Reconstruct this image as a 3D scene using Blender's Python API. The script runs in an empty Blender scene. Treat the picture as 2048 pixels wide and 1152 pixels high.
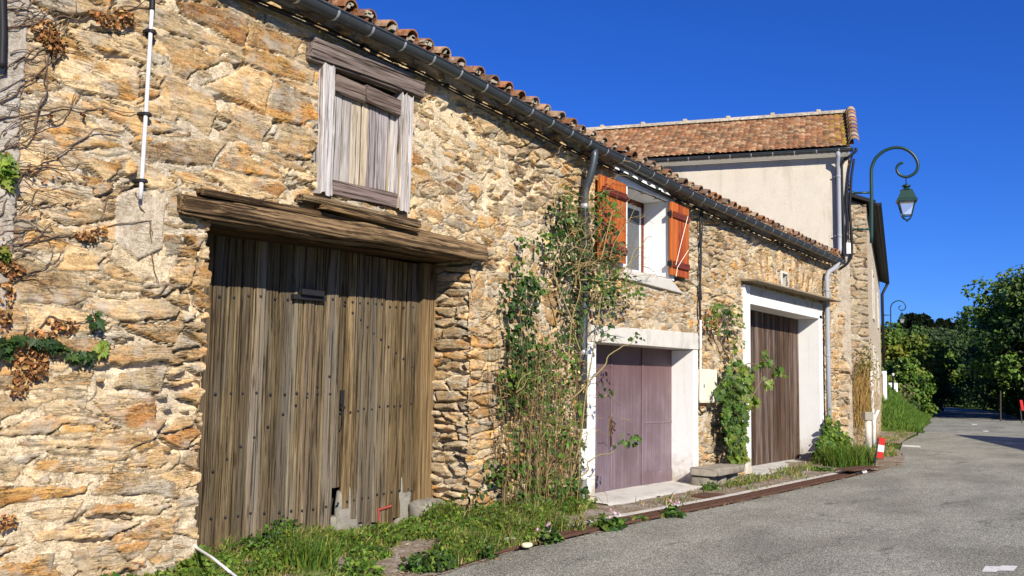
import bpy, math, random
import numpy as np
from mathutils import Vector, Matrix

SC = bpy.context.scene
COL = SC.collection

# ------------------------------------------------------------------ camera
A, P, RO, F_, D_, EH = math.radians(34.9), math.radians(5.8), math.radians(1.0), 1900.0, 6.4, 1.55
FW = np.array([math.cos(P)*math.cos(A), math.cos(P)*math.sin(A), math.sin(P)])
R0 = np.array([math.sin(A), -math.cos(A), 0.0]); U0 = np.cross(R0, FW)
RT = math.cos(RO)*R0 + math.sin(RO)*U0; UP = -math.sin(RO)*R0 + math.cos(RO)*U0
CP = np.array([0.0, -D_, EH])
cam_d = bpy.data.cameras.new('camera'); cam = bpy.data.objects.new('camera', cam_d); COL.objects.link(cam)
cam_d.sensor_width = 36.0; cam_d.lens = 36.0*F_/2048.0; cam_d.clip_start = 0.05; cam_d.clip_end = 3000
M = Matrix(((RT[0], UP[0], -FW[0], CP[0]), (RT[1], UP[1], -FW[1], CP[1]), (RT[2], UP[2], -FW[2], CP[2]), (0, 0, 0, 1)))
cam.matrix_world = M
SC.camera = cam

# ------------------------------------------------------------------ world, sun, exposure
SUN_EL, SUN_AZ = math.radians(30.4), math.radians(33.0)      # azimuth measured from the facade normal (-Y) towards -X
SDIR = Vector((-math.sin(SUN_AZ)*math.cos(SUN_EL), -math.cos(SUN_AZ)*math.cos(SUN_EL), math.sin(SUN_EL)))
W = bpy.data.worlds.new('World'); SC.world = W; W.use_nodes = True
wt = W.node_tree; bg = wt.nodes['Background']
sky = wt.nodes.new('ShaderNodeTexSky'); sky.sky_type = 'NISHITA'; sky.sun_disc = False
sky.sun_elevation = SUN_EL; sky.sun_rotation = math.radians(180+33.0)
sky.altitude = 600; sky.air_density = 1.0; sky.dust_density = 0.15; sky.ozone_density = 4.0
hs = wt.nodes.new('ShaderNodeHueSaturation'); hs.inputs['Saturation'].default_value = 1.2
wt.links.new(sky.outputs[0], hs.inputs['Color']); tn = wt.nodes.new('ShaderNodeMix'); tn.data_type = 'RGBA'; tn.blend_type = 'MULTIPLY'; tn.inputs[0].default_value = 1; tn.inputs[7].default_value = (.50, .90, 1.9, 1)
wt.links.new(hs.outputs[0], tn.inputs[6]); wt.links.new(tn.outputs[2], bg.inputs['Color'])
bg.inputs['Strength'].default_value = 0.05
sun_d = bpy.data.lights.new('sun', 'SUN'); sun_d.energy = 5.0; sun_d.angle = math.radians(0.5); sun_d.color = (1.0, 0.93, 0.82)
sun = bpy.data.objects.new('sun', sun_d); COL.objects.link(sun); sun.location = (0, -20, 30)
sun.rotation_euler = (-SDIR).to_track_quat('-Z', 'Y').to_euler()
SC.view_settings.view_transform = 'Standard'; SC.view_settings.look = 'None'
SC.view_settings.exposure = 0.52; SC.view_settings.gamma = 1.0; SC.view_settings.use_curve_mapping = False

# ------------------------------------------------------------------ surveying helpers (photo pixel -> point on a known real plane)
def ray(x, y): return FW*F_ + RT*(x-1024.0) - UP*(y-576.0)
def fac(x, y, Y=0.0):
    r = ray(x, y); p = CP + r*((Y-CP[1])/r[1]); return p[0], p[2]
def gnd(x, y, z=0.0):
    r = ray(x, y); p = CP + r*((z-CP[2])/r[2]); return p[0], p[1]
def far(x, y, depth): return CP + ray(x, y)*(depth/F_)
def on_plane(x, y, p0, n):
    r = ray(x, y); n = np.array(n, float); return CP + r*(np.dot(np.array(p0)-CP, n)/np.dot(r, n))

# ------------------------------------------------------------------ numeric noise
def hsh(a, b, s=0):
    a = np.asarray(a).astype(np.int64); b = np.asarray(b).astype(np.int64)
    h = (a*374761393 + b*668265263 + s*974634777 + 1013904223) & 0xffffffff
    h = ((h ^ (h >> 15))*2246822519) & 0xffffffff
    h = ((h ^ (h >> 13))*3266489917) & 0xffffffff
    return ((h ^ (h >> 16)) & 0xffffff)/float(0x1000000)
def vn(x, y, s=0):
    xi = np.floor(x); yi = np.floor(y); fx = x-xi; fy = y-yi
    fx = fx*fx*(3-2*fx); fy = fy*fy*(3-2*fy)
    return (hsh(xi, yi, s)*(1-fx)+hsh(xi+1, yi, s)*fx)*(1-fy) + (hsh(xi, yi+1, s)*(1-fx)+hsh(xi+1, yi+1, s)*fx)*fy
def fbm(x, y, s=0, o=4):
    t = 0; a = .5; n = 0
    for k in range(o):
        t = t + a*vn(x*2**k + 17.3*k, y*2**k - 9.1*k, s+k); n += a; a *= .5
    return t/n
def sst(a, b, x):
    t = np.clip((x-a)/(b-a), 0, 1); return t*t*(3-2*t)

# ------------------------------------------------------------------ mesh building helpers
class MB:
    def __init__(s): s.v = []; s.q = []; s.t = []; s.c = []; s.n = 0
    def add(s, v, quads=None, tris=None, col=(1, 1, 1)):
        v = np.asarray(v, float).reshape(-1, 3)
        if quads is not None and len(quads): s.q.append(np.asarray(quads, np.int64).reshape(-1, 4)+s.n)
        if tris is not None and len(tris): s.t.append(np.asarray(tris, np.int64).reshape(-1, 3)+s.n)
        c = np.asarray(col, float)
        if c.ndim == 1: c = np.tile(c, (len(v), 1))
        s.v.append(v); s.c.append(c); s.n += len(v)
    def obox(s, c, ax, col=(1, 1, 1)):
        c = np.array(c, float); a, b, d = [np.array(k, float) for k in ax]      # half axes
        v = [c+i*a+j*b+k*d for k in (-1, 1) for j in (-1, 1) for i in (-1, 1)]
        q = [(0, 2, 3, 1), (4, 5, 7, 6), (0, 1, 5, 4), (2, 6, 7, 3), (0, 4, 6, 2), (1, 3, 7, 5)]
        s.add(v, q, col=col)
    def box(s, x0, x1, y0, y1, z0, z1, col=(1, 1, 1)):
        s.obox(((x0+x1)/2, (y0+y1)/2, (z0+z1)/2), (((x1-x0)/2, 0, 0), (0, (y1-y0)/2, 0), (0, 0, (z1-z0)/2)), col)
    def hexa(s, pts, col=(1, 1, 1)):     # 4 bottom/front corners then 4 top/back corners in the same order
        q = [(3, 2, 1, 0), (4, 5, 6, 7), (0, 1, 5, 4), (1, 2, 6, 5), (2, 3, 7, 6), (3, 0, 4, 7)]
        s.add(pts, q, col=col)
    def quad(s, pts, col=(1, 1, 1)): s.add(pts, [(0, 1, 2, 3)], col=col)
    def facpoly(s, pts, y0, y1, col=(1, 1, 1)):     # polygon on the facade (X,Z), thick from y0 (front) to y1
        n = len(pts); v = [(x, y0, z) for x, z in pts]+[(x, y1, z) for x, z in pts]
        q = [(i, (i+1) % n, n+(i+1) % n, n+i) for i in range(n)]
        t = [(0, i+1, i) for i in range(1, n-1)]+[(n, n+i, n+i+1) for i in range(1, n-1)]
        s.add(v, q, t, col)
    def tube(s, path, r, n=6, col=(1, 1, 1), cap=True):
        p = np.asarray(path, float); m = len(p); r = np.broadcast_to(np.asarray(r, float), (m,))
        tg = np.gradient(p, axis=0); tg /= np.linalg.norm(tg, axis=1)[:, None]+1e-9
        ref = np.array((0, 0, 1.)) if abs(tg[0][2]) < .9 else np.array((1., 0, 0))
        u = np.cross(ref, tg[0]); u /= np.linalg.norm(u)
        V = []; an = np.arange(n)*2*math.pi/n
        for i in range(m):
            u = u-tg[i]*np.dot(u, tg[i]); u /= np.linalg.norm(u)+1e-9; w = np.cross(tg[i], u)
            V.append(p[i]+r[i]*(np.cos(an)[:, None]*u+np.sin(an)[:, None]*w))
        V = np.concatenate(V); q = []
        for i in range(m-1):
            for j in range(n):
                k = (j+1) % n; q.append((i*n+j, i*n+k, (i+1)*n+k, (i+1)*n+j))
        t = []
        if cap:
            t += [(0, j+1, j) for j in range(1, n-1)]; b = (m-1)*n
            t += [(b, b+j, b+j+1) for j in range(1, n-1)]
        s.add(V, q, t, col)
    def lathe(s, prof, c, n=16, col=(1, 1, 1), sq=False):
        an = np.arange(n)*2*math.pi/n + (math.pi/4 if sq else 0)
        V = np.concatenate([np.stack([c[0]+r*np.cos(an), c[1]+r*np.sin(an), np.full(n, c[2]+z)], 1) for r, z in prof])
        q = [(i*n+j, i*n+(j+1) % n, (i+1)*n+(j+1) % n, (i+1)*n+j) for i in range(len(prof)-1) for j in range(n)]
        t = [(0, j+1, j) for j in range(1, n-1)]; b = (len(prof)-1)*n; t += [(b, b+j, b+j+1) for j in range(1, n-1)]
        s.add(V, q, t, col)
    def grid(s, V, col=(1, 1, 1), keep=None):       # V: rows x cols x 3
        h, w = V.shape[:2]; i = np.arange(h*w).reshape(h, w)
        q = np.stack([i[:-1, :-1], i[:-1, 1:], i[1:, 1:], i[1:, :-1]], -1).reshape(-1, 4)
        if keep is not None: q = q[keep.reshape(-1)]
        c = np.asarray(col, float)
        s.add(V.reshape(-1, 3), q, col=c.reshape(-1, 3) if c.ndim > 1 else c)
    def build(s, name, mat, parent=None, smooth=False, attrs=None, bevel=0):
        v = np.concatenate(s.v)
        if parent is not None: v = v-np.array(ORG.get(parent.name, (0, 0, 0)))
        me = bpy.data.meshes.new(name); nq = sum(len(k) for k in s.q); nt = sum(len(k) for k in s.t)
        lp = np.concatenate([k.reshape(-1) for k in s.q+s.t]).astype(np.int32)
        st = np.concatenate([np.arange(nq)*4, nq*4+np.arange(nt)*3]).astype(np.int32)
        me.vertices.add(len(v)); me.vertices.foreach_set('co', v.astype(np.float32).reshape(-1))
        me.loops.add(len(lp)); me.loops.foreach_set('vertex_index', lp)
        me.polygons.add(nq+nt); me.polygons.foreach_set('loop_start', st)
        me.polygons.foreach_set('use_smooth', np.full(nq+nt, smooth))
        me.update(calc_edges=True)
        ca = me.attributes.new('col', 'FLOAT_COLOR', 'POINT'); c = np.concatenate(s.c)
        ca.data.foreach_set('color', np.concatenate([c, np.ones((len(c), 1))], 1).astype(np.float32).reshape(-1))
        for k, a in (attrs or {}).items():
            at = me.attributes.new(k, 'FLOAT', 'POINT'); at.data.foreach_set('value', np.asarray(a, np.float32).reshape(-1))
        me.validate(); me.materials.append(mat)
        o = bpy.data.objects.new(name, me); COL.objects.link(o)
        if parent is not None: o.parent = parent; ORG[o.name] = ORG.get(parent.name, (0, 0, 0))
        if bevel:
            b = o.modifiers.new('bevel', 'BEVEL'); b.width = bevel; b.segments = 2; b.limit_method = 'ANGLE'
        return o
ORG = {}
def tag(o, label=None, cat=None, group=None, kind=None):
    if label: o['label'] = label
    if cat: o['category'] = cat
    if group: o['group'] = group
    if kind: o['kind'] = kind
    return o
def thing(name, loc, label, cat, group=None):
    o = bpy.data.objects.new(name, None); COL.objects.link(o); o.location = loc; o.empty_display_size = .2
    ORG[o.name] = tuple(float(k) for k in loc); return tag(o, label, cat, group)
def solo(name, mb, mat, loc, label, cat, group=None, **kw):    # a thing that is one mesh, with its origin at its base
    for k in mb.v: k -= np.array(loc, float)
    o = mb.build(name, mat, None, **kw); o.location = loc; return tag(o, label, cat, group)
def dup(o, loc, rz=0, label=None, scale=1.0):
    def cp(a, par):
        c = a.copy(); COL.objects.link(c)
        if par is not None: c.parent = par
        for ch in a.children: cp(ch, c)
        return c
    r = cp(o, None); r.location = loc; r.rotation_euler = (0, 0, rz); r.scale = (scale,)*3
    if label: r['label'] = label
    return r

# ------------------------------------------------------------------ material helpers
class NT:
    def __init__(s, name):
        m = bpy.data.materials.new(name); m.use_nodes = True; s.m = m; s.t = m.node_tree; s.b = s.t.nodes['Principled BSDF']
        s.b.inputs['Specular IOR Level'].default_value = .25; s.b.inputs['Roughness'].default_value = .85
        s.co = s.n('ShaderNodeTexCoord').outputs['Object']
    def n(s, ty, **kw):
        o = s.t.nodes.new(ty)
        for k, v in kw.items(): setattr(o, k, v)
        return o
    def put(s, sock, v):
        if isinstance(v, bpy.types.NodeSocket): s.t.links.new(v, sock)
        elif isinstance(v, (tuple, list)) and len(v) == 3 and sock.type == 'RGBA': sock.default_value = (*v, 1)
        else: sock.default_value = v
    def mp(s, sc, loc=(0, 0, 0), rot=(0, 0, 0), co=None):
        o = s.n('ShaderNodeMapping'); s.put(o.inputs['Vector'], co or s.co)
        o.inputs['Scale'].default_value = sc; o.inputs['Location'].default_value = loc; o.inputs['Rotation'].default_value = rot
        return o.outputs[0]
    def noise(s, sc=5, det=4, ro=.55, co=None, dist=0, lac=2.0):
        o = s.n('ShaderNodeTexNoise'); s.put(o.inputs['Vector'], co or s.co)
        o.inputs['Scale'].default_value = sc; o.inputs['Detail'].default_value = det; o.inputs['Roughness'].default_value = ro
        o.inputs['Distortion'].default_value = dist; o.inputs['Lacunarity'].default_value = lac
        return o.outputs['Fac']
    def vor(s, sc, co=None, feat='F1', out='Distance', rnd=1.0):
        o = s.n('ShaderNodeTexVoronoi', feature=feat); s.put(o.inputs['Vector'], co or s.co); o.inputs['Scale'].default_value = sc
        o.inputs['Randomness'].default_value = rnd
        return o.outputs[out]
    def ramp(s, f, stops):
        o = s.n('ShaderNodeValToRGB'); s.put(o.inputs[0], f); e = o.color_ramp.elements
        while len(e) < len(stops): e.new(.5)
        for k, (p, c) in zip(e, stops):
            k.position = p; k.color = (c, c, c, 1) if isinstance(c, (int, float)) else (*c, 1)
        return o.outputs[0]
    def mix(s, f, a, b, mode='MIX'):
        o = s.n('ShaderNodeMix', data_type='RGBA', blend_type=mode)
        s.put(o.inputs[0], f); s.put(o.inputs[6], a); s.put(o.inputs[7], b); return o.outputs[2]
    def ma(s, op, a, b=0.0, c=0.0):
        o = s.n('ShaderNodeMath', operation=op); s.put(o.inputs[0], a); s.put(o.inputs[1], b); s.put(o.inputs[2], c); return o.outputs[0]
    def step(s, x, a, b):
        o = s.n('ShaderNodeMapRange', interpolation_type='SMOOTHSTEP'); s.put(o.inputs[0], x); s.put(o.inputs[1], a); s.put(o.inputs[2], b); return o.outputs[0]
    def attr(s, name, fac=False):
        o = s.n('ShaderNodeAttribute', attribute_name=name); return o.outputs['Fac' if fac else 'Color']
    def sep(s, co=None):
        o = s.n('ShaderNodeSeparateXYZ'); s.put(o.inputs[0], co or s.co); return o.outputs
    def bump(s, h, st=.5, d=.01):
        o = s.n('ShaderNodeBump'); s.put(o.inputs['Height'], h); s.put(o.inputs['Strength'], st); o.inputs['Distance'].default_value = d
        s.t.links.new(o.outputs[0], s.b.inputs['Normal'])
    def out(s, col, rough=.85, metal=0.0, spec=None):
        s.put(s.b.inputs['Base Color'], col); s.put(s.b.inputs['Roughness'], rough); s.put(s.b.inputs['Metallic'], metal)
        if spec is not None: s.b.inputs['Specular IOR Level'].default_value = spec
        return s.m

def m_stone():
    n = NT('rubble_stone')
    e = n.attr('edge', True); g = n.attr('grey', True); c = n.attr('col')
    rag = n.noise(1, 5, .68, n.mp((17, 17, 40)), .5); rag2 = n.noise(95, 3, .6)
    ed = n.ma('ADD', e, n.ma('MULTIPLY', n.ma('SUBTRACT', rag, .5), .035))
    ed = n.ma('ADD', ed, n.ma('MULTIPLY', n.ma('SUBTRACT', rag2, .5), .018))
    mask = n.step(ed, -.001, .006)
    st = n.noise(1, 6, .7, n.mp((15, 15, 72), rot=(0, .06, 0)), .3)
    st2 = n.noise(1, 4, .6, n.mp((2.2, 2.2, 9)), .6)
    sp = n.noise(160, 3, .7)
    sc = n.mix(n.ramp(st, [(.32, 0), (.68, 1)]), n.mix(1, c, (.66, .58, .48), 'MULTIPLY'), n.mix(1, c, (1.5, 1.46, 1.36), 'MULTIPLY'))
    lam = n.noise(1, 4, .6, n.mp((4.5, 4.5, 40), (2, 3, 1), (0, -.08, 0)), .8); lam = n.ramp(n.ma('ABSOLUTE', n.ma('SUBTRACT', lam, .5)), [(.008, 1), (.022, 0)])
    lam = n.ma('MULTIPLY', lam, n.ramp(n.noise(4, 4, .6), [(.45, 0), (.58, 1)])); sc = n.mix(n.ma('MULTIPLY', lam, .8), sc, (.06, .04, .022))
    gr = n.noise(62, 4, .85); sc = n.mix(n.ramp(gr, [(.38, .75), (.50, 0)]), sc, n.mix(1, sc, (.5, .46, .40), 'MULTIPLY')); sc = n.mix(n.ramp(gr, [(.54, 0), (.68, .6)]), sc, (.60, .52, .39))
    sc = n.mix(n.ramp(st2, [(.50, 0), (.64, .55)]), sc, n.mix(1, sc, (1.15, .84, .55), 'MULTIPLY'))
    sc = n.mix(n.ramp(n.noise(5.5, 5, .65), [(.50, 0), (.68, .75)]), sc, (.46, .41, .33))
    sc = n.mix(n.ramp(sp, [(.28, .6), (.42, 0)]), sc, (.07, .05, .03))
    lich = n.ramp(n.vor(24), [(.08, 1), (.16, 0)]); lm = n.ramp(n.noise(2.3, 3), [(.55, 0), (.66, .8)])
    sc = n.mix(n.ma('MULTIPLY', lich, lm), sc, (.62, .58, .48))
    mo = n.mix(n.noise(3, 5, .6), (.65, .52, .325), (.78, .66, .46))
    mo = n.mix(g, mo, n.mix(n.noise(6, 5, .65), (.34, .31, .27), (.60, .56, .48)))
    mo = n.mix(n.ramp(n.noise(75, 4, .8), [(.38, .85), (.52, 0)]), mo, (.30, .225, .135))
    mo = n.mix(n.ramp(n.noise(11, 5, .75), [(.40, .6), (.54, 0)]), mo, n.mix(1, mo, (.62, .55, .46), 'MULTIPLY'))
    mo = n.mix(n.ramp(n.vor(70), [(.1, .5), (.22, 0)]), mo, (.42, .30, .18))
    joint = n.ma('MULTIPLY', n.ramp(n.ma('ABSOLUTE', n.ma('ADD', ed, .002)), [(.0015, 1), (.005, 0)]), n.ramp(n.noise(7, 4, .6), [(.46, 0), (.56, .65)]))  # thin dark line at stone edges: shade of the gaps painted into the colour
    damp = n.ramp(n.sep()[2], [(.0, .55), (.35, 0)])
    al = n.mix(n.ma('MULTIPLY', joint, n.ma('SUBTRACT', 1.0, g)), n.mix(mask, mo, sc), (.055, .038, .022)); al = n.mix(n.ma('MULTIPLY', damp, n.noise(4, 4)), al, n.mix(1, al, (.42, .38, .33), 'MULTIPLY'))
    hgt = n.ma('ADD', n.ma('MULTIPLY', mask, n.ma('ADD', n.ma('MULTIPLY', st, 1.0), .35)), n.ma('SUBTRACT', n.ma('MULTIPLY', n.noise(55, 6, .75), 1.3), n.ma('ADD', n.ma('MULTIPLY', lam, 1.2), n.ma('MULTIPLY', joint, 1.5))))
    n.bump(hgt, .75, .008); return n.out(al, .93, spec=.12)

def m_wood(name, ax, cols, scale=1.0, stain=None, bump=.8, rough=.85, stain_at=(.52, .62), ck=.36):
    n = NT(name); s = [80*scale]*3; s[ax] = 2.6*scale; s2 = [9*scale]*3; s2[ax] = .55*scale; s3 = [62*scale]*3; s3[ax] = .9
    g = n.noise(1, 6, .65, n.mp(s), .5); b = n.noise(1, 4, .6, n.mp(s2), .8); fi = n.noise(1, 4, .62, n.mp(s3), .35)
    f = n.ma('ADD', n.ma('MULTIPLY', g, .72), n.ma('MULTIPLY', b, .28))
    k = len(cols); c = n.ramp(f, [(.27+.46*i/(k-1), cc) for i, cc in enumerate(cols)])
    if stain is not None:
        c = n.mix(n.ramp(n.noise(1, 4, .6, n.mp([k_*.6 for k_ in s2], (3, 1, 5)), .5), [(stain_at[0], 0), (stain_at[1], .8)]), c, n.mix(1, stain, n.mix(g, (.55, .55, .55), (1.2, 1.2, 1.2)), 'MULTIPLY'))
    kc = n.n('ShaderNodeTexVoronoi'); ks = [7.0]*3; ks[ax] = 1.5; n.put(kc.inputs['Vector'], n.mp(ks)); kc.inputs['Scale'].default_value = 1.0
    c = n.mix(n.ramp(kc.outputs['Distance'], [(.07, .8), (.16, 0)]), c, n.mix(1, c, (.35, .28, .22), 'MULTIPLY'))
    c = n.mix(n.ramp(n.noise(1, 3, .7, n.mp([k_*1.2 for k_ in s3])), [(.60, 0), (.68, .5)]), c, n.mix(1, c, (1.5, 1.45, 1.4), 'MULTIPLY'))
    crack = n.ramp(fi, [(ck, 1), (ck+.07, 0)]); c = n.mix(n.ma('MULTIPLY', crack, .88), c, n.mix(1, c, (.2, .17, .14), 'MULTIPLY'))
    c = n.mix(1, c, n.attr('col'), 'MULTIPLY')
    n.bump(n.ma('SUBTRACT', n.ma('ADD', g, n.ma('MULTIPLY', fi, .5)), crack), bump, .008); return n.out(c, rough, spec=.2)

def m_plain(name, base, var=.25, sc=6, rough=.85, bump=.3, bd=.004, metal=0, dirt=None, dirt_at=(.55, .75), spec=.25, fine=120, foot=None):
    n = NT(name); a = n.noise(sc, 6, .65)
    c = n.mix(a, tuple(k*(1-var) for k in base), tuple(min(1, k*(1+var)) for k in base))
    if dirt is not None: c = n.mix(n.ramp(n.noise(sc*.7, 6, .7, n.mp((1, 1, .55), (4, 2, 7))), [(dirt_at[0], 0), (dirt_at[1], .9)]), c, dirt)
    c = n.mix(1, c, n.attr('col'), 'MULTIPLY')
    if foot is not None:
        n2 = n.noise(5, 6, .7); zz = n.ma('ADD', n.sep()[2], n.ma('MULTIPLY', n.ma('SUBTRACT', n2, .5), 1.1)); c = n.mix(n.step(zz, .55, -.05), c, n.mix(n2, (.30, .25, .17), foot))
        c = n.mix(n.ramp(n.noise(34, 4, .75), [(.64, 0), (.68, .8)]), c, (.40, .36, .30)); st = n.noise(1, 5, .7, n.mp((12, 12, .8))); c = n.mix(n.ramp(st, [(.55, 0), (.75, .5)]), c, n.mix(1, c, (.72, .67, .58), 'MULTIPLY'))
    n.bump(n.ma('ADD', n.noise(fine, 4, .7), a), bump, bd); return n.out(c, rough, metal, spec)

def m_leaf(name, trans=.3, rough=.5, spec=.3):
    n = NT(name); c = n.mix(1, n.attr('col'), n.mix(n.noise(9, 3), (.72, .75, .7), (1.2, 1.18, 1.1)), 'MULTIPLY')
    n.out(c, rough, 0, spec)
    tr = n.n('ShaderNodeBsdfTranslucent'); n.put(tr.inputs['Color'], n.mix(1, c, (1.5, 1.5, .8), 'MULTIPLY'))
    mx = n.n('ShaderNodeMixShader'); mx.inputs[0].default_value = trans
    o = n.t.nodes['Material Output']; n.t.links.new(n.b.outputs[0], mx.inputs[1]); n.t.links.new(tr.outputs[0], mx.inputs[2]); n.t.links.new(mx.outputs[0], o.inputs[0])
    return n.m

def m_tile(name):
    n = NT(name); c = n.attr('col')
    c = n.mix(n.ramp(n.noise(14, 6, .7), [(.35, .85), (.6, 0)]), c, n.mix(1, c, (.38, .34, .32), 'MULTIPLY'))
    c = n.mix(n.ramp(n.noise(9, 5, .7, n.mp((1, 1, 1), (3, 3, 3))), [(.58, 0), (.7, .7)]), c, (.46, .38, .26))
    n.bump(n.noise(80, 5, .7), .6, .006); return n.out(c, .92, spec=.1)

def m_asphalt():
    n = NT('worn_asphalt')
    v = n.n('ShaderNodeTexVoronoi'); n.put(v.inputs['Vector'], n.co); v.inputs['Scale'].default_value = 85
    cell = n.sep(v.outputs['Color'])[0]
    base = n.ramp(cell, [(.0, (.20, .195, .15)), (.35, (.38, .37, .29)), (.7, (.54, .52, .41)), (.93, (.68, .65, .53)), (1, (.82, .79, .68))])
    base = n.mix(n.ramp(v.outputs['Distance'], [(.40, 0), (.66, .7)]), base, (.09, .088, .07))
    fr = n.noise(1, 5, .65, n.mp((.25, 1.4, 1))); base = n.mix(n.ramp(fr, [(.45, 0), (.65, .5)]), base, n.mix(1, base, (.74, .75, .78), 'MULTIPLY'))
    big = n.noise(.45, 5, .6, n.mp((1, 1.8, 1))); base = n.mix(n.ramp(big, [(.36, .7), (.58, 0)]), base, n.mix(1, base, (.58, .57, .57), 'MULTIPLY'))
    base = n.mix(n.ramp(n.noise(1.4, 4, .6, n.mp((.6, 2.2, 1))), [(.62, 0), (.70, .8)]), base, n.mix(1, base, (.45, .45, .46), 'MULTIPLY'))
    cw = n.n('ShaderNodeVectorMath', operation='ADD'); n.put(cw.inputs[0], n.co); wn = n.n('ShaderNodeTexNoise'); n.put(wn.inputs['Vector'], n.co); wn.inputs['Scale'].default_value = 1.6; wn.inputs['Detail'].default_value = 6; n.put(cw.inputs[1], wn.outputs['Color'])
    cd = n.vor(.22, n.mp((.6, 1.1, 1), co=cw.outputs[0]), 'DISTANCE_TO_EDGE'); base = n.mix(n.ramp(cd, [(.0012, .5), (.004, 0)]), base, (.05, .048, .04))
    crk = n.vor(.42, n.mp((1, 1, 1), co=n.mix(.12, n.co, n.n('ShaderNodeTexNoise').outputs['Color'])), 'DISTANCE_TO_EDGE')
    n.bump(n.ma('SUBTRACT', 0, v.outputs['Distance']), .9, .008); return n.out(base, .9, spec=.2)

def m_gravel():
    n = NT('dirt_and_gravel'); cell = n.sep(n.vor(48, out='Color'))[0]
    c = n.ramp(cell, [(0, (.16, .12, .085)), (.5, (.30, .25, .19)), (1, (.48, .42, .34))])
    c = n.mix(n.ramp(n.noise(2.2, 5, .65), [(.4, 0), (.6, .85)]), c, (.20, .14, .085))
    c = n.mix(n.ramp(n.noise(3.5, 5, .65, n.mp((1, 1, 1), (8, 1, 2))), [(.56, 0), (.66, .7)]), c, (.40, .37, .32))
    n.bump(n.ma('ADD', n.noise(60, 4, .7), n.ma('MULTIPLY', n.vor(48), -1)), .8, .012); return n.out(c, .95, spec=.1)

def m_ground():
    n = NT('meadow_ground'); c = n.ramp(n.noise(1.2, 6, .7), [(.3, (.035, .055, .012)), (.5, (.075, .12, .02)), (.7, (.13, .17, .035))])
    c = n.mix(n.ramp(n.noise(.35, 4), [(.55, 0), (.7, .6)]), c, (.22, .19, .08)); n.bump(n.noise(30, 5, .7), 1, .05); return n.out(c, .95, spec=.05)

def m_glass(name, tint=(.9, .95, .95), alpha=.25):
    n = NT(name); n.out(tint, .05, 0, .5); n.b.inputs['Transmission Weight'].default_value = 0
    tr = n.n('ShaderNodeBsdfTransparent'); tr.inputs[0].default_value = (.95, .97, .97, 1)
    mx = n.n('ShaderNodeMixShader'); mx.inputs[0].default_value = alpha; o = n.t.nodes['Material Output']
    n.t.links.new(tr.outputs[0], mx.inputs[1]); n.t.links.new(n.b.outputs[0], mx.inputs[2]); n.t.links.new(mx.outputs[0], o.inputs[0]); return n.m

def m_purple():
    n = NT('faded_purple_paint'); s = n.sep()
    g = n.noise(1, 6, .7, n.mp((38, 38, .9)), .3); b = n.noise(1.6, 5, .65)
    c = n.ramp(n.ma('ADD', n.ma('MULTIPLY', g, .6), n.ma('MULTIPLY', b, .4)), [(.3, (.085, .052, .053)), (.5, (.145, .103, .111)), (.66, (.235, .195, .212)), (.8, (.38, .34, .355))])
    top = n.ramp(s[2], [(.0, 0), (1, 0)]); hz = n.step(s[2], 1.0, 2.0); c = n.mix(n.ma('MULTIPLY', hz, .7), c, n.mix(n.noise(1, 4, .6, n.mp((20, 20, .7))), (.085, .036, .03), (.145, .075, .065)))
    c = n.mix(n.ramp(n.noise(45, 4, .8), [(.70, 0), (.74, .9)]), c, (.45, .42, .42))
    c = n.mix(1, c, n.attr('col'), 'MULTIPLY'); n.bump(g, .4, .004); return n.out(c, .55, spec=.35)

def m_render(name, c0, c1, stainc, crk=True):
    n = NT(name); c = n.mix(n.noise(2.5, 6, .65), c0, c1)
    if crk:
        sc = n.noise(1, 5, .7, n.mp((22, 22, 5), rot=(.5, .5, .3)), 2.2); c = n.mix(n.ramp(sc, [(.32, .55), (.42, 0)]), c, n.mix(1, c, (.6, .56, .52), 'MULTIPLY'))
    c = n.mix(n.ramp(n.noise(1, 5, .7, n.mp((1.5, 1.5, .25)), .4), [(.48, 0), (.68, .75)]), c, stainc)
    c = n.mix(1, c, n.attr('col'), 'MULTIPLY')
    n.bump(n.noise(45, 5, .75), .7, .012); return n.out(c, .93, spec=.12)

MT = {}
MT['stone'] = m_stone()
MT['barn'] = m_wood('weathered_barn_planks', 2, [(.016, .012, .008), (.085, .062, .033), (.205, .150, .078), (.42, .33, .205)], .8, (.20, .18, .145), 1.0, stain_at=(.46, .62), ck=.38)
MT['post'] = m_wood('old_oak_post', 2, [(.05, .035, .02), (.16, .11, .055), (.30, .22, .12)], .8)
MT['beam'] = m_wood('weathered_oak_beam', 0, [(.012, .009, .007), (.10, .066, .036), (.23, .16, .085), (.40, .30, .18)], .62, (.16, .15, .14), 1.0, ck=.41)
MT['hatch'] = m_wood('silvered_wood', 2, [(.08, .074, .07), (.32, .30, .285), (.55, .525, .50), (.72, .70, .67)], .8, (.46, .30, .085), 1.0, stain_at=(.60, .70))
MT['rail'] = m_wood('grey_brown_board', 0, [(.02, .016, .014), (.10, .075, .062), (.22, .175, .15), (.36, .31, .28)], .7)
MT['garage'] = m_wood('dark_brown_boards', 2, [(.010, .006, .005), (.042, .025, .016), (.085, .052, .034), (.19, .135, .10)], 1.0, (.20, .17, .15), .6, stain_at=(.5, .66))
MT['shutter'] = m_wood('varnished_orange_wood', 2, [(.16, .03, .006), (.38, .09, .013), (.50, .135, .02), (.62, .20, .04)], .7, (.30, .045, .01), .2, .4)
MT['redwood'] = m_wood('dark_red_batten', 0, [(.06, .013, .006), (.14, .03, .012), (.20, .045, .018)], .8, None, .2, .45)
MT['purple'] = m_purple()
MT['white'] = m_plain('chalky_white_paint', (.80, .79, .75), .06, 4, .8, .4, .006, dirt=(.52, .48, .42), dirt_at=(.60, .80), foot=(.50, .45, .36))
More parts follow.
